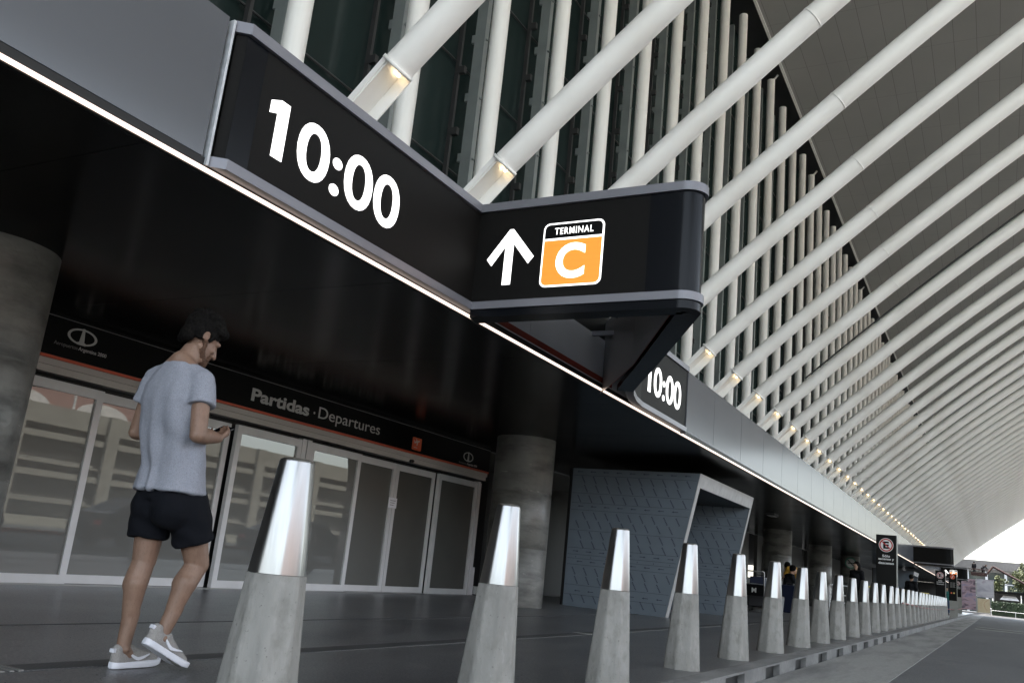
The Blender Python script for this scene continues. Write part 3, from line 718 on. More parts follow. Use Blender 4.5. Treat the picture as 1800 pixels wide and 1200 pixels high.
# ------------------------------------------------------------------ film clad portals
def portal(y0, label, marks):
    t = thing('entrance_portal', label, 'portal', (-5, y0, 0), 'film clad entrance portals')
    W, H, XB, XF0, XF1, T = 4.0, 2.5, -6.95+5, 0., .5, .10
    def side(ya, yb): return MB().hexa([(XB, ya, 0.001), (XF0, ya, 0.001), (XF0, yb, 0.001), (XB, yb, 0.001), (XB, ya, H), (XF1, ya, H), (XF1, yb, H), (XB, yb, H)])
    a = side(0, T).build('side_wall', MT['film'], t); b = side(W-T, W).build('side_wall', MT['film'], t)
    kz = XF1/H; zc = H-.24; T2 = T+.0005
    MB().hexa([(XB, T2, zc), (XF0+kz*zc, T2, zc), (XF0+kz*zc, W-T2, zc), (XB, W-T2, zc), (XB, T2, H), (XF1, T2, H), (XF1, W-T2, H), (XB, W-T2, H)]).build('lintel', MT['wall'], t)
    fr = MB(); e = .012
    def fq(y0_, y1_, z0, z1): fr.hexa([(kz*z0+.002, y0_, z0), (kz*z0+e, y0_, z0), (kz*z0+e, y1_, z0), (kz*z0+.002, y1_, z0), (kz*z1+.002, y0_, z1), (kz*z1+e, y0_, z1), (kz*z1+e, y1_, z1), (kz*z1+.002, y1_, z1)])
    fq(-.005, T+.05, .002, H); fq(W-T-.015, W+.005, .002, H); fq(T+.0505, W-T-.0155, zc+.002, H)
    fr.build('front_frame', MT['conc_frame'], t)
    MB().box(XB-.06, XB-.002, .002, W-.002, .002, H).build('back_wall', MT['wall'], t)
    MB().lathe([(.05, 0), (.05, .012)], 16, (-.55, 1.9, zc-.013)).build('downlight', MT['lamp_on'], t)
    if not marks: return t
    def mk(par, yface, sgn, xr):
        m = MB(); ln = MB(); ux = (sgn, 0, 0) if sgn > 0 else (-1, 0, 0)
        org = Vector((0, yface, 0))
        def xm(z): return kz*z-.03
        rows = [(2.44, 'a'), (2.28, 'd'), (2.12, 'd'), (1.93, 'd'), (1.80, 'a'), (1.62, 'd'), (1.46, 'd'), (1.27, 'd'), (1.10, 'd'), (.98, 'a'), (.88, 's'), (.80, 'a'), (.62, 'd'), (.46, 'd'), (.28, 'a'), (.14, 'd')]
        for z in (2.37, 2.04, 1.86, 1.73, 1.36, 1.04, .92, .85, .74, .38, .21):
            x = xm(z); p = [(XB+.02, z-.003), (x, z-.003), (x, z+.003), (XB+.02, z+.003)]
            if sgn < 0: p = [(-q[0], q[1]) for q in p][::-1]
            flat(ln, p, org, ux, UZ, .0015)
        for ri, (z, kd) in enumerate(rows):
            x = XB+.12+.06*(ri % 3)
            while x < xm(z)-.08:
                polys = []
                if kd == 'a':
                    s_ = -1 if .84 < z < 1.0 else 1
                    polys = [[(x, z-.006), (x+.085, z-.006), (x+.085, z+.006), (x, z+.006)], ([(x-.03, z), (x+.005, z-.018), (x+.005, z+.018)] if s_ > 0 else [(x+.115, z), (x+.08, z+.018), (x+.08, z-.018)])]
                    st = .26
                elif kd == 's':
                    polys = [[(x, z-.012), (x+.012, z-.012), (x+.012, z+.012), (x, z+.012)]]; st = .3
                else:
                    dx, dz = .075, -.135
                    for c in range(6):
                        f0, f1 = c/6., (c+.72)/6.; ax, az = x+dx*f0, z+.0675+dz*f0; bx, bz = x+dx*f1, z+.0675+dz*f1
                        polys.append([(ax, az), (bx, bz), (bx+.021, bz+.011), (ax+.021, az+.011)])
                    st = .225
                for q in polys:
                    if sgn < 0: q = [(-u, v) for u, v in q]
                    ar_ = sum(q[i][0]*q[(i+1) % len(q)][1]-q[(i+1) % len(q)][0]*q[i][1] for i in range(len(q)))
                    flat(m, q if ar_ > 0 else q[::-1], org, ux, UZ, .0015)
                x += st
        bm = bmesh.new(); bm.from_mesh(par.data); n0 = len(bm.faces)
        bm.from_mesh(m.mesh('m')); bm.faces.ensure_lookup_table()
        n1 = len(bm.faces); bm.from_mesh(ln.mesh('l')); bm.faces.ensure_lookup_table()
        for f_ in bm.faces[n0:n1]: f_.material_index = 1
        for f_ in bm.faces[n1:]: f_.material_index = 2
        bm.to_mesh(par.data); bm.free(); par.data.materials.append(MT['filmmark']); par.data.materials.append(MT['filmline'])
    mk(a, -.0005, 1, 0); mk(b, W-T-.0005, 1, 0)
    return t
portal(15.2, 'leaning entrance portal clad in blue grey protective film printed with arrows', True)
portal(63.5, 'small far grey portal behind the man in the dark jacket', False)

# ------------------------------------------------------------------ totem signs
def totem(x, y, wd, zt, zb, label, kind, tilt=0):
    t = thing('totem_sign', label, 'sign', (x, y, 0), 'black totem signs along the kerb')
    MB().box(-wd/2, wd/2, -.03, .03, zb, zt).build('panel', MT['signblack'], t, bevel=.006)
    MB().box(wd/2+.001, wd/2+.03, -.035, .035, 0.0, zt-.005).build('edge_post', MT['steelpost'], t)
    MB().box(-wd/2+.02, wd/2, -.02, .02, 0.0, zb-.001).build('leg_plate', MT['steelpost'], t)
    MB().box(-wd/2-.02, wd/2+.06, -.09, .09, 0, .015).build('foot_plate', MT['steelpost'], t)
    ux = (1, 0, 0); o1 = (0, -.0315, 0); o2 = (0, -.0335, 0); o3 = (0, -.0355, 0); k = wd/.52; cz = zt-.28*k
    if kind == 'park':
        a = MB(); disc2(a, (0, cz), .19*k, .19*k, o1, ux, UZ); a.build('symbol_disc', MT['white'], t)
        e = MB(); text_in(e, 'E', (-.075*k, o2[1], cz-.10*k), ux, UZ, .15*k, .20*k, .05); e.build('symbol_letter', MT['signblack'], t)
        r_ = MB(); ring2(r_, (0, cz), .175*k, .175*k, .032*k, .032*k, o3, ux, UZ)
        c, s_ = math.cos(R(-42)), math.sin(R(-42)); L_, h_ = .15*k, .013*k
        flat(r_, [(-L_*c+h_*s_, -L_*s_-h_*c), (L_*c+h_*s_, L_*s_-h_*c), (L_*c-h_*s_, L_*s_+h_*c), (-L_*c-h_*s_, -L_*s_+h_*c)], (0, -.0375, cz), ux, UZ); r_.build('symbol_ring', MT['signred'], t)
        tx = MB(); zz = cz-.33*k
        for w_, s__ in ((.20, 'Sólo'), (.40, 'ascenso y'), (.40, 'descenso')):
            text_in(tx, s__, (-w_*k/2, o1[1], zz), ux, UZ, w_*k, .078*k if 'y' in s__ else .066*k, .02, ref='dy' if 'y' in s__ else 'd'); zz -= .095*k
        tx.build('lettering', MT['white'], t)
    else:
        a = MB(); disc2(a, (0, cz+.06), .165*k, .165*k, o1, ux, UZ); a.build('symbol_disc', MT['orange'], t)
        b_ = MB(); flat(b_, [(-.06, cz-.03), (-.03, cz-.04), (.03, cz+.09), (.07, cz+.14), (.03, cz+.13), (-.01, cz+.09)], o2, ux, UZ); b_.build('symbol', MT['white'], t)
        tx = MB(); zz = cz-.28
        for q in range(5):
            for x0, x1 in ((-.13, -.02), (0, .13-.02*(q % 2))): tx.box(x0, x1, -.033, -.031, zz, zz+.03)
            zz -= .06
        tx.build('small_print', MT['letterdim'], t)
        d1 = MB(); disc2(d1, (-.07, zb+.42), .045, .045, o1, ux, UZ); d1.build('symbol_dot', MT['orange'], t)
        d2 = MB(); disc2(d2, (.06, zb+.42), .045, .045, o1, ux, UZ); d2.build('symbol_dot', MT['yellow'], t)
    return t
totem(-2.52, 26, .50, 2.34, .83, 'nearest black totem sign reading Sólo ascenso y descenso under a no parking symbol', 'park')
totem(-2.45, 52, .46, 2.34, .95, 'second no parking totem sign, small, further down the kerb', 'park')
totem(-2.06, 57, .40, 2.36, .9, 'narrow black totem with an orange round symbol beside the second no parking totem', 'info')
totem(-2.75, 88, .46, 2.75, 1.35, 'farthest and smallest black no parking totem in front of the pink billboard', 'park')
MT['palesign'] = pbr('pale_sign', (.42, .43, .42), .5)
ms = thing('round_sign', 'round pale no smoking sign with a green rim on the dark column', 'sign', (-6.38, 48.6, 2.22))
a = MB(); disc2(a, (0, 0), .24, .24, (0, 0, 0), (1, 0, 0), UZ); a.build('disc', MT['palesign'], ms)
MT['green'] = pbr('green_rim', (.04, .20, .13), .5)
a = MB(); ring2(a, (0, 0), .27, .27, .05, .05, (0, -.003, 0), (1, 0, 0), UZ); a.build('rim', MT['green'], ms)
a = MB(); a.box(-.13, .08, -.006, -.004, -.03, .02); a.box(.09, .14, -.006, -.004, -.03, .02); flat(a, [(-.16, .14), (-.13, .17), (.16, -.13), (.13, -.16)][::-1], (0, -.007, 0), (1, 0, 0), UZ); a.build('symbol', MT['signblack'], ms)
MB().tube([(0, .03, -2.22), (0, .03, -.2)], .02, 8).build('post', MT['steelpost'], ms)

# ------------------------------------------------------------------ people
def skinmat(name, col, hair=False):
    m = pbr(name, col, .55, var=.10, scale=9, bump=.05, bscale=120)
    layer(m, 3, (1, 1, 1), (col[0]*.95, col[1]*.72, col[2]*.66), .5, .8, .6)
    if hair: layer(m, 22, (1, 1, .6), (col[0]*.6, col[1]*.52, col[2]*.48), .5, .75, .6)
    if hair: layer(m, 160, (1, 1, .35), (col[0]*.35, col[1]*.3, col[2]*.28), .55, .75, .55)
    return m
MT['skin'] = skinmat('skin', (.20, .122, .085), True)
MT['skin2'] = skinmat('skin_far', (.36, .22, .15))
def cloth(name, col, var=.12, sc=220):
    m = pbr(name, col, .9, var=var, scale=sc, bump=.15, bscale=350, spec=.2); return m
MT['tee'] = layer(cloth('heather_grey_cotton', (.225, .235, .272), .24, 260), 60, (1, 1, 1), (.29, .30, .335), .5, .8, .6)
MT['shorts'] = cloth('navy_cotton', (.0028, .0035, .006), .2)
MT['hair'] = pbr('dark_hair', (.0032, .0026, .0022), .8, var=.4, scale=60, stretch=(1, 1, .2), bump=.6, bscale=70, spec=.12)
MT['beard'] = pbr('brown_beard', (.075, .035, .018), .8, var=.4, scale=120, bump=.5, bscale=200)
MT['eye'] = pbr('eye_lid', (.20, .12, .085), .5)
MT['shoe'] = cloth('grey_knit_shoe', (.25, .24, .23), .15, 160)
MT['sole'] = pbr('white_rubber', (.60, .61, .66), .6, var=.05)
MT['phone'] = pbr('black_phone', (.006, .006, .007), .2)
MT['lips'] = pbr('lips', (.26, .10, .08), .5)

def walker():
    X0 = -3.75
    V = lambda x, y, z: Vector((X0+x, y, z))
    j = dict(pel=V(0, 3.215, .93), ch=V(0, 3.145, 1.30), nk=V(0, 3.135, 1.53), hd=V(.002, 3.228, 1.705),
        shL=V(-.170, 3.125, 1.462), shR=V(.170, 3.145, 1.450), elL=V(-.245, 3.135, 1.175), elR=V(.245, 3.110, 1.165),
        wrL=V(-.09, 3.345, 1.185), wrR=V(.145, 3.335, 1.185),
        hpL=V(-.09, 3.215, .90), hpR=V(.09, 3.235, .90), knL=V(-.095, 3.215, .525), knR=V(.105, 3.385, .530),
        anL=V(-.09, 3.185, .095), anR=V(.09, 3.245, .165))
    t = thing('person', 'bearded man in grey T-shirt, navy shorts and grey trainers walking with a phone', 'person', (X0, 3.25, 0))
    inv = Matrix.Translation((-X0, -3.25, 0))
    def F(o): o.parent = t; o.matrix_parent_inverse = inv; return o
    b = MB()
    # legs
    for s_ in 'LR':
        hp, kn, an = j['hp'+s_], j['kn'+s_], j['an'+s_]; d = (an-kn); 
        b.capsule(hp, kn, .098, .060); b.capsule(kn, kn+d*.28+Vector((0, -.020, 0)), .057, .062); b.capsule(kn+d*.26+Vector((.008, -.024, 0)), kn+d*.62+Vector((0, -.006, 0)), .058, .041)
        b.capsule(kn+d*.6, an, .043, .034); b.ball(kn+Vector((0, .022, .0)), .045); b.ball(an+Vector((.03, 0, .0)), .017); b.ball(an+Vector((-.03, 0, .0)), .017)
        b.capsule(an, an+Vector((0, .03, -.03)), .034, .034)
    # trunk, neck
    b.ball(j['pel'], .12, (1.05, .75, .9)); b.capsule(j['pel'], j['ch'], .095, .10)
    b.capsule(V(-.10, 3.14, 1.445), V(.10, 3.15, 1.445), .062, .062)
    b.capsule(V(0, 3.10, 1.47), V(0, 3.190, 1.63), .062, .056); b.capsule(V(-.10, 3.125, 1.495), V(0, 3.125, 1.56), .045, .055); b.capsule(V(.10, 3.135, 1.495), V(0, 3.13, 1.56), .045, .055)
    # arms
    for s_, wr in (('L', j['wrL']), ('R', j['wrR'])):
        sh, el = j['sh'+s_], j['el'+s_]
        b.capsule(sh, el, .050, .042); d = wr-el
        b.capsule(el, el+d*.35, .042, .044); b.capsule(el+d*.3, wr, .044, .027); b.ball(el+Vector((0, -.012, -.004)), .034)
    # head: tilted forward and a little to the right
    hd = j['hd']; rt = Matrix.Rotation(R(-30), 3, 'X')        # chin down
    rz = Matrix.Rotation(R(-14), 3, 'Z'); H = rz @ rt
    hp_ = lambda x, y, z: hd + H @ Vector((x, y, z))
    b.ball(hp_(0, -.018, .035), .096, (.82, 1.03, .97), H, 20); b.ball(hp_(0, .035, -.035), .072, (.82, .88, 1.25), H, 20)
    b.capsule(hp_(-.035, .055, -.098), hp_(.035, .055, -.098), .026, .026); b.capsule(hp_(0, .07, -.105), hp_(0, .078, -.095), .026, .024)
    b.capsule(hp_(.058, -.005, -.06), hp_(.035, .06, -.10), .022, .022); b.capsule(hp_(-.058, -.005, -.06), hp_(-.035, .06, -.10), .022, .022)
    b.capsule(hp_(0, .094, .012), hp_(0, .118, -.030), .010, .0155); b.ball(hp_(.013, .106, -.035), .0095); b.ball(hp_(-.013, .106, -.035), .0095)
    b.capsule(hp_(-.035, .083, .028), hp_(.035, .083, .028), .013, .013); b.ball(hp_(.04, .072, -.025), .020); b.ball(hp_(-.04, .072, -.025), .020)
    for sx in (1, -1):
        for q in range(9):
            a = R(-60+35*q*1.0); rr = .026 if q < 6 else .02
            b.ball(hp_(sx*(.082+.006*(q < 6)), -.018-.020*math.cos(a)*.8, -.005+rr*.8*math.sin(a)*1.15), .0065, n=8)
        b.ball(hp_(sx*.080, -.012, -.008), .018, (.45, 1, 1.3), H)
    # right hand holding the phone, left hand supporting it
    def hand(wr, pd, side, nrm, curl):
        pd = pd.normalized(); sd = pd.cross(nrm).normalized()*side
        pc = wr+pd*.045
        for q in (-.028, -.010, .010, .028): b.capsule(wr+sd*q*.6+pd*.01, pc+sd*q+pd*.035, .014, .0125, 10)
        for q, ln in ((-.030, .060), (-.0105, .074), (.0095, .070), (.0285, .054)):
            p0 = pc+sd*q+pd*.038; d1 = (pd*math.cos(curl)-nrm*math.sin(curl)); d2 = (pd*math.cos(curl*2.1)-nrm*math.sin(curl*2.1)); d3 = (pd*math.cos(curl*3.1)-nrm*math.sin(curl*3.1))
            p1 = p0+d1*ln*.45; p2 = p1+d2*ln*.33; p3 = p2+d3*ln*.25
            b.capsule(p0, p1, .0092, .0086, 10); b.capsule(p1, p2, .0086, .0080, 10); b.capsule(p2, p3, .0080, .0070, 10)
        tb0 = wr+sd*-.022+pd*.022; b.capsule(tb0, tb0+sd*-.022+pd*.028-nrm*.012, .0125, .0105, 10); b.capsule(tb0+sd*-.022+pd*.028-nrm*.012, tb0+sd*-.022+pd*.058-nrm*.022, .0105, .0085, 10)
    hand(j['wrR'], Vector((-.45, .80, .22)), 1, Vector((.45, .25, -.8)).normalized(), R(26))
    hand(j['wrL'], Vector((.30, .85, .10)), -1, Vector((-.35, .2, -.9)).normalized(), R(30))
    F(blob(b, 'body', MT['skin'], None, .0055, 5))
    # face details
    for sx in (1, -1): F(MB().ball(hp_(sx*.031, .079, .0), .0105, n=12).build('eyelid', MT['eye'], None))
    l = MB(); l.capsule(hp_(-.020, .098, -.068), hp_(.020, .098, -.068), .006, .006, 8); F(l.build('mouth', MT['lips'], None))
    # beard
    bd = MB()
    for sx in (1, -1):
        bd.capsule(hp_(sx*.072, .005, -.025), hp_(sx*.062, .020, -.07), .013, .018); bd.capsule(hp_(sx*.062, .015, -.07), hp_(sx*.030, .068, -.105), .019, .024)
        bd.capsule(hp_(sx*.032, .092, -.055), hp_(sx*.005, .104, -.052), .008, .008); bd.capsule(hp_(sx*.034, .09, -.058), hp_(sx*.030, .085, -.1), .011, .015)
    bd.capsule(hp_(-.02, .083, -.105), hp_(.02, .083, -.105), .027, .027); bd.ball(hp_(0, .075, -.125), .028)
    F(blob(bd, 'beard', MT['beard'], None, .005, 2, .004, 90))
    # hair: shell on the skull, longer on top
    h = MB()
    h.ball(hp_(0, -.028, .055), .101, (.90, 1.06, .92), H, 24); h.ball(hp_(0, .03, .098), .062, (1.1, 1.05, .70), H); h.ball(hp_(0, -.075, -.015), .06, (1.1, .72, 1.05), H)
    h.ball(hp_(.01, .07, .098), .042, (1.3, .8, .75), H); h.capsule(hp_(-.04, -.075, -.055), hp_(.04, -.075, -.055), .026, .026)
    for sx in (1, -1): h.capsule(hp_(sx*.076, .022, .03), hp_(sx*.073, .018, -.012), .016, .010); h.ball(hp_(sx*.066, -.045, .0), .036, (.7, 1, 1.2), H)
    for q in range(60):
        a = random.uniform(0, 6.28); u = random.uniform(.05, 1)
        rr = math.sqrt(1-u*u); p = hp_(.086*rr*math.cos(a), -.025+.100*rr*math.sin(a), .055+.090*u)
        h.ball(p+(p-hd).normalized()*random.uniform(0, .007), random.uniform(.018, .026), n=8)
    F(blob(h, 'hair', MT['hair'], None, .005, 4, .004, 70))
    # T-shirt
    sh = MB()
    def ellring(cx, cy, z, rx, ry, n=48, pw=2.4):
        out = []
        for q in range(n):
            a = 2*math.pi*q/n; c, s_ = math.cos(a), math.sin(a)
            out.append((X0+cx+rx*math.copysign(abs(c)**(2/pw), c), cy+ry*math.copysign(abs(s_)**(2/pw), s_), z))
        return out
    rg = [ellring(.0, 3.212, .878, .194, .152), ellring(0, 3.212, .90, .192, .150), ellring(0, 3.205, 1.0, .182, .136), ellring(0, 3.180, 1.12, .182, .132), ellring(0, 3.155, 1.24, .190, .133), ellring(0, 3.142, 1.34, .197, .132), ellring(0, 3.138, 1.42, .183, .120), ellring(0, 3.133, 1.475, .145, .098), ellring(0, 3.127, 1.52, .104, .080), ellring(0, 3.127, 1.545, .078, .072)]
    sh.rings(rg)
    for s_ in 'LR':
        p, el = j['sh'+s_], j['el'+s_]; d = el-p
        sx = -1 if s_ == 'L' else 1; sh.capsule(V(sx*.06, 3.13, 1.505), p+Vector((-sx*.01, 0, .022)), .055, .047)
        dn = d.normalized(); u_ = Vector((1, 0, 0)); u_ = (u_-dn*u_.dot(dn)).normalized(); v_ = dn.cross(u_)
        sh.capsule(p+Vector((.05 if s_ == 'L' else -.05, 0, .0)), p+d*.2, .064, .064); sh.capsule(p+Vector((.13 if s_ == 'L' else -.13, 0, .045)), p, .058, .062)
        sh.rings([[p+d*f+(u_*math.cos(q)+v_*math.sin(q)*1.08)*r_ for q in [2*math.pi*k/28 for k in range(28)]] for f, r_ in ((.05, .064), (.25, .064), (.38, .067), (.46, .070), (.47, .067))])
    def folds(co, n):
        x, y, z = co.x-X0, co.y-3.15, co.z
        k = max(0, min(1, (1.46-z)/.3)); low = max(0, min(1, (1.1-z)/.25))
        th = math.atan2(y, x)
        f = .0065*k*math.sin(7*th+5*z+2.5*noise.noise(Vector((x*4, y*4, z*2))))
        f += .0105*k*noise.noise(Vector((x*11, y*11, z*3.2)))+.003*noise.noise(Vector((x*26, y*26, z*12)))
        f += .005*low*math.sin(9*th+2*z)
        f += .004*math.exp(-((z-1.12)/.15)**2)*math.sin(34*(x*.5+z*.9)+2*noise.noise(Vector((x*6, y*6, z*6))))*(1 if y < 0 else .4)
        f += .003*math.exp(-((z-.885)/.012)**2)
        return f
    F(blob(sh, 't_shirt', MT['tee'], None, .006, 16, 0, 8, folds))
    co = MB(); 
    # shorts
    st = MB()
    st.ball(V(-.075, 3.185, .80), .112, (1, .95, 1.05)); st.ball(V(.075, 3.185, .80), .112, (1, .95, 1.05)); st.ball(V(0, 3.23, .78), .12, (1.2, .9, .8)); st.rings([ellring(0, 3.215, .83, .176, .132), ellring(0, 3.215, .88, .172, .128), ellring(0, 3.212, .92, .160, .115)])
    for s_ in 'LR':
        hp, kn = j['hp'+s_], j['kn'+s_]; d = kn-hp; sx = -1 if s_ == 'L' else 1
        rings = []
        for f, r_ in ((.02, .094), (.2, .100), (.45, .102), (.66, .101), (.70, .100), (.705, .097)):
            c = hp+d*f+Vector((sx*.004, -.004, 0)); nn = d.normalized(); u = Vector((1, 0, 0)); u = (u-nn*u.dot(nn)).normalized(); v_ = nn.cross(u)
            rings.append([c+(u*math.cos(q)+v_*math.sin(q)*1.06)*r_ for q in [2*math.pi*k/28 for k in range(28)]])
        st.rings(rings)
    def sf(co, n): return .006*noise.noise(co*14)+.003*math.sin(60*co.z+30*co.x)*max(0, min(1, (.86-co.z)/.2))
    F(blob(st, 'shorts', MT['shorts'], None, .007, 22, 0, 8, sf))
    # shoes: built along +y with the heel at the origin, then placed
    def shoe(pos, pitch, yaw):
        Mx = Matrix.Translation(pos) @ Matrix.Rotation(yaw, 4, 'Z') @ Matrix.Rotation(-pitch, 4, 'X')
        def tr(mb): mb.v = [tuple(Mx @ Vector(v)) for v in mb.v]; return mb
        def outl(k, z, dz=0):
            pts = []
            for q in range(40):
                a = 2*math.pi*q/40; yy = .145-.15*math.cos(a); ww = (.033+.016*min(1, max(0, (yy-.05)/.14)))*k
                if yy > .24: ww *= math.sqrt(max(0, 1-((yy-.24)/.058)**2))**.8
                if yy < .035: ww *= math.sqrt(max(0.02, 1-((.035-yy)/.042)**2))
                pts.append(((-1 if math.sin(a) < 0 else 1)*max(.004, ww), yy, z+dz*max(0, (yy-.2)/.1)**2))
            return pts
        so = MB().rings([outl(1.02, .0, .022), outl(1.08, .006, .022), outl(1.10, .024, .018), outl(1.03, .033, .016)], False); tr(so)
        up = MB(); up.capsule((0, .045, .045), (0, .215, .040), .036, .036); up.capsule((0, .11, .045), (0, .245, .036), .038, .033); up.ball((0, .235, .034), .043, (1, 1.15, .75))
        up.capsule((0, .030, .04), (0, .028, .088), .034, .030); up.capsule((0, .05, .06), (0, .10, .085), .036, .030); up.capsule((0, .09, .085), (0, .19, .052), .027, .026); up.capsule((0, .0, .07), (0, .012, .105), .012, .012); tr(up)
        par = F(blob(up, 'shoe', MT['shoe'], None, .005, 3, .0015, 60))
        o = blob(so, 'sole', MT['sole'], None, .0045, 2); o.parent = par; 
        sw = MB()                       # white curved tick on the outer side
        N_ = 14; top = []; bot = []
        for q in range(N_+1):
            f = q/N_; yy = .075+.125*f; zc = .050+.030*(1-f)**1.0*.1+.036*(max(0, (.38-f))/.38)**1.6 if f < .38 else .050-.0+.006*(f-.38); hw = .0085*math.sin(math.pi*min(1, .12+f*.88))**.8*(1-.55*f)+.0012
            zz = .046+.026*((.42-f)/.42)**1.5 if f < .42 else .046+.020*((f-.42)/.58)**1.3
            top.append((yy, zz+hw)); bot.append((yy, zz-hw))
        for sx in (1,):
            rr = lambda yy, zz: sx*(.0405+.004*min(1, max(0, (yy-.07)/.1))-.55*max(0, zz-.05)*.55)
            for q in range(N_):
                a_, b_, c_, d_ = bot[q], bot[q+1], top[q+1], top[q]
                sw.hexa([(rr(*p)-.006, *p) for p in (a_, b_, c_, d_)]+[(rr(*p)+.0015, *p) for p in (a_, b_, c_, d_)])
        tr(sw); o = sw.build('tick_mark', MT['sole'], None); o.parent = par
        hb_ = tr(MB().box(-.014, .014, -.0135, .004, .078, .096)); o = hb_.build('heel_tab', MT['sole'], None); o.parent = par
    shoe(Vector((X0-.09, 3.135, .001)), 0, R(4))
    shoe(Vector((X0+.09, 3.150, .142)), R(28), R(-4))
    ph = MB(); ph.box(-.036, .036, -.075, .075, -.004, .004)
    o = ph.build('phone', MT['phone'], None, (X0+.035, 3.455, 1.243), bevel=.003); o.rotation_euler = (R(24), R(8), R(18))
    tag(o, 'thin black phone held in the hands of the walking man', 'phone')
walker()

def figure(name, label, loc, rz, P_, top, bot, hairc, skin='skin2', long_top=False, group=None, longhair=False, sleeves=.5, legs=.95):
    """far person from a joint table in metres, facing +y"""
    t = thing('person', label, 'person', loc, group, rz)
    j = {k: Vector(v) for k, v in P_.items()}
    b = MB(); hd = j['hd']
    b.ball(hd, .10, (.82, .98, 1.18)); b.ball(hd+Vector((0, .095, -.02)), .018); b.ball(hd+Vector((0, .04, -.085)), .05)
    b.capsule(j['nk'], hd, .055, .055); b.capsule(j['pel'], j['ch'], .13, .14); b.capsule(j['shL'], j['shR'], .07, .07); b.capsule(j['ch'], j['nk'], .12, .06)
    for s_ in 'LR':
        b.capsule(j['sh'+s_], j['el'+s_], .05, .042); b.capsule(j['el'+s_], j['wr'+s_], .040, .028); b.capsule(j['wr'+s_], j['wr'+s_]+(j['wr'+s_]-j['el'+s_]).normalized()*.11, .030, .022)
        b.capsule(j['hp'+s_], j['kn'+s_], .082, .056); b.capsule(j['kn'+s_], j['an'+s_], .056, .036)
        fd = Vector((0, 1, 0)); b.capsule(j['an'+s_]+Vector((0, 0, -.05)), j['an'+s_]+fd*.12+Vector((0, 0, -.055)), .032, .028)
    blob(b, 'body', MT[skin], t, .016, 3)
    h = MB(); h.ball(hd+Vector((0, -.022, .035)), .108, (.92, 1.0, 1.08))
    if longhair: h.capsule(hd+Vector((0, -.06, 0)), hd+Vector((0, -.10, -.38)), .10, .085); h.capsule(hd+Vector((.05, -.05, 0)), hd+Vector((.08, -.05, -.3)), .06, .05); h.capsule(hd+Vector((-.05, -.05, 0)), hd+Vector((-.08, -.05, -.3)), .06, .05)
    blob(h, 'hair', MT[hairc], t, .014, 2, .008, 40)
    s_ = MB(); s_.capsule(j['pel']+Vector((0, 0, .02)), j['ch'], .155, .165); s_.capsule(j['shL'], j['shR'], .088, .088); s_.capsule(j['ch'], j['nk']-Vector((0, 0, .02)), .14, .07)
    for q in 'LR':
        e_ = j['sh'+q].lerp(j['el'+q], min(1, sleeves*2)); s_.capsule(j['sh'+q], e_, .07, .062)
        if sleeves > .5: s_.capsule(j['el'+q], j['wr'+q], .06, .048)
    blob(s_, 'shirt', MT[top], t, .016, 3, .012, 9)
    tr_ = MB(); tr_.ball(j['pel'], .175, (1, .85, .8))
    for q in 'LR':
        k_ = j['hp'+q].lerp(j['kn'+q], min(1, legs*2)); tr_.capsule(j['hp'+q], k_, .10, .078)
        if legs > .5: tr_.capsule(j['kn'+q], j['kn'+q].lerp(j['an'+q], (legs-.5)*2), .076, .058)
    blob(tr_, 'trousers', MT[bot], t, .016, 3, .01, 10)
    s2 = MB()
    for q in 'LR': s2.capsule(j['an'+q]+Vector((0, -.04, -.055)), j['an'+q]+Vector((0, .15, -.065)), .045, .036)
    blob(s2, 'shoes', MT['shoedark'], t, .014, 2)
    return t
MT['shoedark'] = pbr('dark_shoe', (.03, .028, .05), .6); MT['black_cloth'] = cloth('black_cloth', (.008, .008, .010)); MT['yellow_cloth'] = cloth('yellow_cloth', (.40, .22, .03)); MT['green_cloth'] = cloth('teal_cloth', (.02, .10, .09)); MT['jean'] = cloth('blue_denim', (.06, .085, .14)); MT['hairb'] = MT['hair']
STAND = dict(pel=(0, 0, .95), ch=(0, 0, 1.30), nk=(0, 0, 1.48), hd=(0, .02, 1.64), shL=(-.18, 0, 1.42), shR=(.18, 0, 1.42), elL=(-.24, -.02, 1.13), elR=(.24, -.02, 1.13), wrL=(-.22, .10, .90), wrR=(.22, .10, .90), hpL=(-.09, 0, .90), hpR=(.09, 0, .90), knL=(-.10, .03, .49), knR=(.10, .02, .49), anL=(-.10, -.02, .09), anR=(.10, 0, .09))
SEAT = dict(pel=(0, 0, .56), ch=(0, .06, .92), nk=(0, .12, 1.10), hd=(0, .19, 1.25), shL=(-.17, .08, 1.04), shR=(.17, .08, 1.04), elL=(-.22, .16, .78), elR=(.22, .2, .80), wrL=(-.08, .34, .92), wrR=(.10, .30, 1.05), hpL=(-.09, .02, .54), hpR=(.09, .02, .54), knL=(-.10, .42, .50), knR=(.10, .44, .52), anL=(-.10, .44, .09), anR=(.10, .40, .09))
BEND = dict(STAND, ch=(0, .22, 1.20), nk=(0, .38, 1.32), hd=(0, .52, 1.36), shL=(-.18, .30, 1.27), shR=(.18, .30, 1.27), elL=(-.22, .45, 1.02), elR=(.22, .45, 1.02), wrL=(-.16, .62, .90), wrR=(.16, .62, .90), pel=(0, -.05, .93))
figure('person', 'person with bare legs in black sitting on the concrete bench, looking aside', (-5.55, 28.4, 0), R(-55), SEAT, 'black_cloth', 'black_cloth', 'hair', legs=.3, sleeves=.3)
figure('person', 'person in a yellow top bending over the luggage trolley', (-5.35, 29.3, 0), R(60), BEND, 'yellow_cloth', 'jean', 'hair', sleeves=.3)
figure('person', 'woman with long dark hair in black clothes standing behind the bollards', (-4.0, 31.9, 0), R(150), STAND, 'black_cloth', 'black_cloth', 'hair', longhair=True, sleeves=.9)
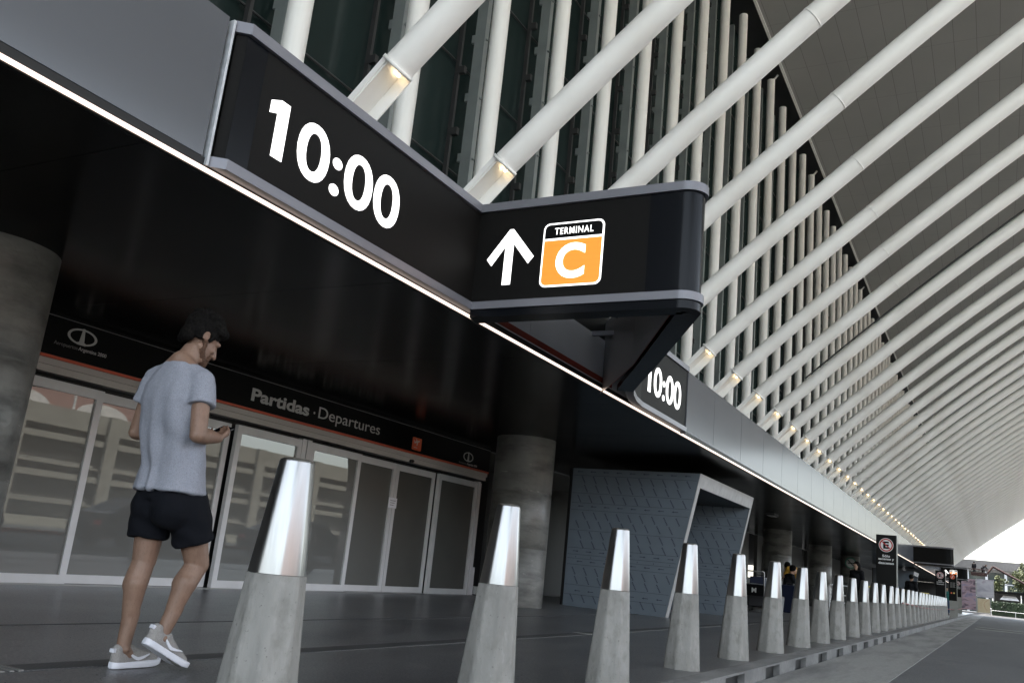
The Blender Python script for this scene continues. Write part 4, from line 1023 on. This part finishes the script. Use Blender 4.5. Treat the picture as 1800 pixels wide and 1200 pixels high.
figure('person', 'man in a dark jacket seen from behind near the yellow rails', (-3.12, 42.4, 0), R(-20), STAND, 'black_cloth', 'black_cloth', 'hair', sleeves=.95)
figure('person', 'far person in teal top and jeans beside the second totem sign', (-2.75, 66, 0), R(200), STAND, 'green_cloth', 'jean', 'hair', sleeves=.9)

# benches, trolley, luggage
MT['suit1'] = pbr('blue_luggage', (.008, .012, .035), .5); MT['suit2'] = pbr('dark_luggage', (.015, .014, .016), .5); MT['suit3'] = pbr('maroon_luggage', (.09, .012, .03), .5)
for x, y, lab in ((-5.7, 25.2, 'first round concrete planter bench left of the luggage trolley'), (-5.6, 26.6, 'concrete planter bench under the luggage trolley'), (-5.55, 28.45, 'concrete planter bench the person in black sits on')):
    b = thing('concrete_bench', lab, 'bench', (x, y, 0), 'round concrete benches')
    MB().lathe([(.30, 0), (.33, .42), (.315, .44), (.28, .445)], 28).build('seat_block', MT['kerb'], b)
lt = thing('luggage_trolley', 'metal luggage trolley loaded with dark bags beside the columns', 'trolley', (-5.55, 24.6, 0))
f = MB()
for x in (-.25, .25): f.tube([(x, .45, .12), (x, -.40, .14), (x, -.52, 1.02), (x*.8, -.55, 1.06)], .018, 8)
f.tube([(-.25, -.53, 1.04), (.25, -.53, 1.04)], .018, 8).tube([(-.25, -.48, .72), (.25, -.48, .72)], .012, 8).tube([(-.25, .45, .12), (.25, .45, .12)], .018, 8)
f.build('frame', MT['steelpost'], lt)
MB().box(-.25, .25, -.51, -.50, .42, .70).build('advert_panel', MT['signblack'], lt); mt = MB(); text_in(mt, 'M', (-.06, -.512, .5), (1, 0, 0), UZ, .12, .12, .03); mt.build('lettering', MT['letter'], lt)
for p in ((-.22, .35), (.22, .35), (-.2, -.35), (.2, -.35)): MB().rings([[(p[0]+dx, p[1]+.06*math.cos(a), .062+.06*math.sin(a)) for a in [2*math.pi*q/16 for q in range(16)]] for dx in (-.018, .018)]).build('wheel', MT['dark'], lt)
def bag(loc, dim, m, label, rz=0):
    t = thing('suitcase', label, 'suitcase', loc, None, rz); a, b, c = dim
    MB().box(-a/2, a/2, -b/2, b/2, 0, c).build('shell', MT[m], t, bevel=.03)
    MB().tube([(-a*.22, 0, c-.002), (-a*.22, 0, c+.05), (a*.22, 0, c+.05), (a*.22, 0, c-.002)], .012, 8).build('handle', MT['dark'], t)
bag((-5.55, 24.75, .145), (.46, .62, .44), 'suit2', 'dark suitcase lying at the bottom of the luggage trolley'); bag((-5.55, 24.72, .65), (.42, .5, .26), 'suit1', 'blue bag on top of the luggage trolley')
bag((-6.3, 24.9, 0), (.42, .28, .72), 'suit3', 'maroon suitcase standing left of the luggage trolley', R(20)); bag((-5.3, 27.5, 0), (.5, .3, .78), 'suit1', 'blue upright suitcase between the bench and the trolley', R(-15))
# yellow rails
def rail(x, y, w_, label):
    t = thing('yellow_rail', label, 'barrier', (x, y, 0), 'yellow tube rails', R(6))
    MB().tube([(-w_/2, 0, 0), (-w_/2, 0, .98), (-w_/2+.05, 0, 1.05), (w_/2-.05, 0, 1.05), (w_/2, 0, .98), (w_/2, 0, 0)], .035, 10).build('hoop', MT['yellow'], t)
    MB().tube([(-w_/2+.036, 0, .55), (w_/2-.036, 0, .55)], .02, 8).build('mid_bar', MT['yellow'], t)
rail(-4.55, 38.5, .95, 'yellow hoop rail left of the nearest no parking totem'); rail(-3.55, 38.9, 1.0, 'yellow hoop rail just right of the nearest totem'); rail(-2.95, 44.0, .9, 'yellow hoop rail right of the man in the dark jacket')
# barrier tape
bt = MB(); MT['tape'] = pbr('red_tape', (.16, .02, .02), .6)
pts = [(-2.15, 26.2, .62), (-2.15, 34, .50), (-2.15, 44, .42), (-2.2, 52, .45), (-2.0, 57, .42), (-1.7, 70, .55), (-1.6, 88, .6)]
for a_, b_ in zip(pts, pts[1:]): bt.hexa([(a_[0]-.003, a_[1], a_[2]-.018), (b_[0]-.003, b_[1], b_[2]-.018), (b_[0]+.003, b_[1], b_[2]-.018), (a_[0]+.003, a_[1], a_[2]-.018), (a_[0]-.003, a_[1], a_[2]+.018), (b_[0]-.003, b_[1], b_[2]+.018), (b_[0]+.003, b_[1], b_[2]+.018), (a_[0]+.003, a_[1], a_[2]+.018)])
tag(bt.build('barrier_tape', MT['tape']), 'red and white barrier tape strung from the totem past the far bollards', 'barrier tape')
# bicycle parking hoops by the columns
rk = thing('tube_rack', 'low grey tube rack standing left of the woman with long dark hair', 'rack', (-5.1, 36.5, 0))
r_ = MB()
for x in (-.45, .45): r_.tube([(x, 0, 0), (x, 0, 1.0)], .025, 8)
for z in (.35, .62, .98): r_.tube([(-.45, 0, z), (.45, 0, z)], .022, 8)
r_.build('frame', MT['white'], rk)

# ------------------------------------------------------------------ far end of the road
def posterm(name, cols, sc, st):
    m, t, b = newmat(name); N = t.nodes; L = t.links; b.inputs['Roughness'].default_value = .6
    tc = N.new('ShaderNodeTexCoord'); mp = N.new('ShaderNodeMapping'); mp.inputs['Scale'].default_value = st; L.new(tc.outputs['Object'], mp.inputs[0])
    n = N.new('ShaderNodeTexNoise'); n.inputs['Scale'].default_value = sc; n.inputs['Detail'].default_value = 4; n.inputs['Distortion'].default_value = 1.0; L.new(mp.outputs[0], n.inputs[0])
    rp = N.new('ShaderNodeValToRGB'); e = rp.color_ramp.elements; k = len(cols)
    e[0].position = .32; e[0].color = (*cols[0], 1); e[1].position = .68; e[1].color = (*cols[-1], 1)
    for i in range(1, k-1): q = e.new(.32+.36*i/(k-1)); q.color = (*cols[i], 1)
    L.new(n.outputs[0], rp.inputs[0]); L.new(rp.outputs[0], b.inputs['Base Color']); return m
MT['post1'] = posterm('pink_scene_print', [(.03, .02, .03), (.12, .085, .10), (.20, .14, .15), (.13, .11, .15), (.05, .045, .07)], .7, (1, 1, 2.6))
MT['post2'] = posterm('grey_wing_print', [(.12, .12, .135), (.17, .17, .19), (.23, .23, .24), (.13, .11, .13)], .5, (1, 1, 1.8))
MT['post3'] = posterm('cream_map_print', [(.25, .20, .12), (.28, .24, .15), (.17, .06, .03)], .9, (1, 1, 1))
def board(x, w_, z0, z1, y, m, label):
    t = thing('billboard', label, 'billboard', (x, y, 0))
    MB().box(-w_/2, w_/2, -.05, .05, z0, z1).build('print', MT[m], t)
    fr = MB(); fr.box(-w_/2-.05, -w_/2-.001, -.07, .07, 0, z1+.05).box(w_/2+.001, w_/2+.05, -.07, .07, 0, z1+.05); fr.build('frame', MT['steelpost'], t)
board(-3.05, 2.0, .25, 4.0, 128, 'post1', 'tall pinkish scenic billboard at the far end of the pavement')
board(-1.0, 1.85, 1.9, 4.1, 128.6, 'post2', 'grey billboard with a pale wing shape right of the pink one')
board(-1.2, 1.35, .05, 1.75, 128, 'post3', 'cream poster with a red mark below the grey billboard')
def leafm(name, c0, c1):
    m, t, b = newmat(name); N = t.nodes; L = t.links; b.inputs['Roughness'].default_value = .6
    oi = N.new('ShaderNodeTexCoord'); n = N.new('ShaderNodeTexNoise'); n.inputs['Scale'].default_value = 1.6; n.inputs['Detail'].default_value = 5; L.new(oi.outputs['Object'], n.inputs[0])
    rp = N.new('ShaderNodeValToRGB'); e = rp.color_ramp.elements; e[0].position = .35; e[1].position = .65; e[0].color = (*c0, 1); e[1].color = (*c1, 1); L.new(n.outputs[0], rp.inputs[0])
    L.new(rp.outputs[0], b.inputs['Base Color'])
    b.inputs['Subsurface Weight'].default_value = 0; return m
MT['leaf'] = leafm('foliage', (.035, .045, .012), (.075, .09, .028)); MT['hedge'] = leafm('hedge_leaf', (.008, .018, .006), (.02, .04, .012)); MT['bark'] = pbr('bark', (.09, .07, .05), .9, var=.3, scale=8)
def leaves(n, fn, s0, s1):
    m = MB()
    for _ in range(n):
        p = fn(); sz = random.uniform(s0, s1); u = Vector((random.gauss(0, 1), random.gauss(0, 1), random.gauss(0, 1))).normalized(); v = u.orthogonal().normalized(); w_ = u.cross(v)
        m.quad(p-v*sz, p-w_*sz*.5, p+v*sz, p+w_*sz*.5)
    return m
def tree(x, y, h, r, label, dens=1400):
    t = thing('tree', label, 'tree', (x, y, -.15))
    tk = MB(); tk.tube([(0, 0, 0), (.05, 0, h*.35), (0, .06, h*.7)], [.16, .11, .05], 10)
    cl = [(Vector((random.gauss(0, r*.42), random.gauss(0, r*.42), h*random.uniform(.35, .93))), r*random.uniform(.28, .48)) for _ in range(22)]
    cl.append((Vector((0, 0, h*.95)), r*.3))
    for c, cr in cl[:7]: tk.tube([(0, .03, h*.3), (c.x*.5, c.y*.5, (h*.3+c.z)/2), tuple(c)], [.05, .035, .015], 6)
    tk.build('trunk', MT['bark'], t)
    def fn():
        c, cr = random.choice(cl); d_ = Vector((random.gauss(0, 1), random.gauss(0, 1), random.gauss(0, 1))).normalized(); return c+d_*cr*random.uniform(.55, 1.05)
    leaves(dens*2, fn, .07, .17).build('crown', MT['leaf'], t)
tree(.45, 141, 5.2, 1.15, 'small pale green tree in front of the glass building, under the lift arm')
tree(3.6, 138, 7.0, 1.9, 'larger sunlit tree cut off by the right edge of the photo', 2400)
hg = thing('hedge', 'long clipped dark green hedge along the far edge of the asphalt', 'hedge', (6, 128.5, -.14))
leaves(9000, lambda: Vector((random.uniform(-6.4, 8), random.uniform(-.5, .5), random.uniform(0.05, 1.75))), .06, .13).build('foliage', MT['hedge'], hg)
MB().box(-6.3, 8, -.38, .38, .02, 1.62).build('inner_growth', MT['hedge'], hg)
rb = MB()
for x in (-.4, 2.2, 4.8): rb.tube([(x, 127.3, -.12), (x, 127.3, .5)], .02, 8)
rb.tube([(-.4, 127.3, .45), (4.8, 127.3, .45)], .02, 8); tag(rb.build('barrier_rail', MT['white']), 'thin white barrier rail in front of the dark hedge', 'barrier')
# glass building across
MT['teal'] = pbr('teal_glass', (.06, .085, .082), .08, var=.35, scale=.6, stretch=(1, 1, .5), spec=.8); MT['slab'] = pbr('grey_roof_slab', (.16, .15, .14), .7)
fb = thing('glass_building', 'low glass building with white columns and grey roof beyond the road end', 'building', (10, 150, 0))
MB().box(-18, 40, -1.6, 12, 6.05, 7.3).build('roof', MT['slab'], fb); MB().box(-18, 40, .2, 12, 0, 6.04).build('glass_wall', MT['teal'], fb)
x = -16.
while x < 38: MB().box(x, x+.32, -1.0, -.6, 0, 6.04).build('column', MT['white'], fb); x += 2.45
MB().box(-18, 40, .10, .195, 4.1, 4.25).box(-18, 40, .10, .195, 2.3, 2.4).box(-18, 40, -.5, .09, 5.75, 6.03).build('white_band', MT['white'], fb)
MT['white2'] = pbr('white_canvas', (.7, .7, .7), .7)
aw = thing('kiosk', 'low kiosk with dark flat roof and white canvas behind the hedge', 'kiosk', (3.2, 134, 0))
MB().box(-3.7, 4, -.4, 3, 2.65, 2.95).build('roof', MT['signblack'], aw); MB().box(-3.4, 4, 2.7, 2.95, 0, 2.64).build('back_wall', MT['greywall'], aw)
for x in (-3.4, -.2, 3): MB().tube([(x, -.2, -.1), (x, -.2, 2.64)], .06, 8).build('post', MT['white'], aw)
MB().rings([[(-2.6, 0, 1.9), (-.4, 0, 1.9), (-.4, .1, 1.9), (-2.6, .1, 1.9)], [(-2.2, .5, 2.45), (-.8, .5, 2.45), (-.8, .6, 2.45), (-2.2, .6, 2.45)]], False).build('canvas', MT['white2'], aw)
# boom lift
bl = thing('boom_lift', 'rust red boom lift raising a work basket at the far end', 'boom lift', (6.2, 118, -.12)); MT['rust'] = pbr('rust_red_paint', (.035, .013, .011), .5, var=.2)
MB().box(-.9, 1.2, -.7, .7, .45, 1.2).box(-.4, .9, -.5, .5, 1.201, 1.75).build('chassis', MT['rust'], bl)
for p in ((-.6, -.8), (.9, -.8), (-.6, .8), (.9, .8)): MB().rings([[(p[0]+.4*math.cos(a), p[1]+dy, .4+.4*math.sin(a)) for a in [2*math.pi*q/20 for q in range(20)]] for dy in (-.12, .12)]).build('wheel', MT['dark'], bl)
MB().tube([(.6, 0, 1.7), (-3.0, 0, 3.75), (-6.25, 0, 5.45)], .13, 10).build('boom', MT['rust'], bl)
MB().tube([(-6.25, 0, 5.45), (-6.9, 0, 4.55)], .11, 10).build('jib', MT['rust'], bl)
bsk = MB(); bsk.box(-8.5, -6.9, -.4, .4, 4.28, 4.36)
for z in (4.65, 5.0): 
    bsk.tube([(-8.5, -.4, z), (-6.9, -.4, z), (-6.9, .4, z), (-8.5, .4, z), (-8.5, -.4, z)], .03, 6)
for p in ((-8.5, -.4), (-7.7, -.4), (-6.9, -.4), (-8.5, .4), (-6.9, .4)): bsk.tube([(*p, 4.3), (*p, 5.0)], .03, 6)
bsk.box(-8.48, -6.92, -.41, -.395, 4.36, 4.62); bsk.build('basket', MT['rust'], bl)
figure('person', 'worker standing at the left in the basket of the boom lift', (-2.0, 118, 4.25), R(10), STAND, 'black_cloth', 'black_cloth', 'hair', sleeves=.9).scale = (.85,)*3
figure('person', 'worker leaning at the right in the basket of the boom lift', (-1.15, 118, 4.25), R(-60), BEND, 'black_cloth', 'black_cloth', 'hair', sleeves=.9).scale = (.85,)*3

# ------------------------------------------------------------------ across the road (seen in the door glass)
MT['gconc'] = layer(pbr('garage_concrete', (.33, .325, .295), .8, var=.1, scale=1.2), .8, (1, 1, 2.5), (.24, .23, .2), .5, .75, .7)
MT['louvre'] = pbr('grey_louvre', (.25, .25, .24), .7, var=.3, scale=3, stretch=(1, 6, .2), detail=10); MT['terra'] = pbr('terracotta_wall', (.22, .125, .105), .8, var=.08); MT['paleblob'] = pbr('pale_wall', (.42, .40, .38), .8)
pg = thing('parking_garage', 'beige concrete parking garage with grey louvres, reflected in the glass doors', 'garage', (30, 45, 0))
gb = MB()
for z0, z1 in ((-.1, .4), (2.6, 2.95), (5.5, 6.6), (4.75, 5.1), (3.35, 3.45), (1.2, 1.3)): gb.box(0, .4, -35, 75, z0, z1)
gb.build('band', MT['gconc'], pg)
y = -35.
while y < 75: MB().box(-.25, -.001, y, y+.8, -.1, 6.62).build('pier', MT['gconc'], pg); y += 6.2
MB().box(.42, .6, -35, 75, -.1, 6.2).build('louvre_wall', MT['louvre'], pg); MB().box(.61, 30, -35, 75, -.1, 6.2).build('deck', MT['gconc'], pg)
MB().box(.1, .2, 30, 75, 6.601, 6.75).build('coping', MT['green'], pg)
rw = thing('terracotta_building', 'terracotta coloured building with pale arches behind the garage, seen in the glass', 'building', (75, 35, 0))
MB().box(0, 20, -60, 40, 0, 22).build('wall', MT['terra'], rw)
for q in range(9): 
    m = MB(); flat(m, [( -3.6, 9), (3.6, 9)]+[(3.6*math.cos(a), 12.0+1.5*math.sin(a)) for a in [math.pi*k_/14 for k_ in range(15)]], (-.02, -52+q*10.5, 0), (0, -1, 0), UZ, .05); m.build('arch', MT['paleblob'], rw)
for i, yy in enumerate((14, 24, 33, 41)):
    t = thing('street_lamp', 'white curved street lamp on the garage roof, seen only in the door glass', 'street lamp', (31.2, yy, 6.2), 'lamps on the garage roof')
    MB().tube([(0, 0, 0), (0, 0, 2.2), (-.3, 0, 2.75), (-1.1, 0, 3.0)], .07, 8).build('post', MT['white'], t); MB().box(-1.5, -.9, -.1, .1, 2.94, 3.04).build('lamp_head', MT['white'], t)
sk = MB().box(14, 14.5, -20, 100, -.13, .02); tag(sk.build('kerb_opposite', MT['orange']), '', '').pop; 
o = bpy.data.objects['kerb_opposite']; del o['label']; del o['category']; struct(o); o.name = 'kerb'
# parked cars on the road edge
MT['carp'] = pbr('dark_car_paint', (.012, .013, .016), .4, .0, var=.1, spec=.15); MT['carg'] = pbr('car_glass', (.01, .012, .014), .2, spec=.2); MT['tyre'] = pbr('tyre', (.012, .012, .012), .8); MT['rim'] = pbr('wheel_rim', (.4, .4, .42), .3, .9)
def car(x, y, label):
    t = thing('parked_car', label, 'car', (x, y, -.12), 'cars parked across the road')
    prof = [(-2.1, .3), (2.15, .3), (2.2, .55), (2.1, .78), (1.2, .92), (.55, 1.38), (-.9, 1.44), (-1.7, 1.02), (-2.1, .95), (-2.18, .6)]
    def ring(xx, k, kz): return [(xx, py, .3+(pz-.3)*kz if pz < 1 else (.3+.7*kz+(pz-1.0)*k)) for py, pz in prof]
    b = MB(); b.rings([ring(-.86, .0, .9), ring(-.80, .75, .97), ring(-.55, 1, 1), ring(.55, 1, 1), ring(.80, .75, .97), ring(.86, .0, .9)], False)
    b.build('body', MT['carp'], t, bevel=0)
    g_ = MB()
    for sx in (-1, 1):
        xx = sx*.772; q = [(xx+sx*.035, -1.25, 1.0), (xx+sx*.035, .95, .98), (xx-sx*.12, .45, 1.31), (xx-sx*.12, -.8, 1.34)]
        g_.hexa([Vector(p)-Vector((.03*sx, 0, 0)) for p in q]+[Vector(p)+Vector((.012*sx, 0, 0)) for p in q])
    g_.build('side_window', MT['carg'], t)
    for sx in (-.8, .8):
        for yy in (-1.3, 1.35):
            wh = MB().rings([[(sx+dx, yy+r_*math.cos(a), .31+r_*math.sin(a)) for a in [2*math.pi*k_/24 for k_ in range(24)]] for dx, r_ in ((-.1, .28), (-.09, .31), (.09, .31), (.1, .28))]).build('wheel', MT['tyre'], t)
            MB().rings([[(sx+dx, yy+.2*math.cos(a), .31+.2*math.sin(a)) for a in [2*math.pi*k_/20 for k_ in range(20)]] for dx in (-.112, .112)]).build('rim', MT['rim'], wh)
    for yy in (2.16, -2.16):
        for sx in (-.6, .6): MB().box(sx-.16, sx+.16, yy-.04, yy+.04, .62, .75).build('headlight' if yy > 0 else 'tail_light', MT['letter'] if yy > 0 else MT['signred'], t)
    return t
for x, y in ((5.2, 11.2), (5.2, 18.5), (5.2, 25.0)):
    car(x, y, 'dark parked car seen only as a reflection in the glass doors')
MT['carw'] = pbr('pale_car_paint', (.45, .45, .46), .3, .0, var=.03)
for x, y, lb in ((1.6, 132.5, 'pale car parked under the kiosk roof, nearer the cream poster'), (6.4, 132.8, 'pale car parked at the right under the kiosk roof')):
    t = car(x, y, lb); t.rotation_euler.z = R(80); t['group'] = 'cars under the kiosk'
    for ch in t.children:
        if ch.name.startswith('body'): ch.data.materials[0] = MT['carw']
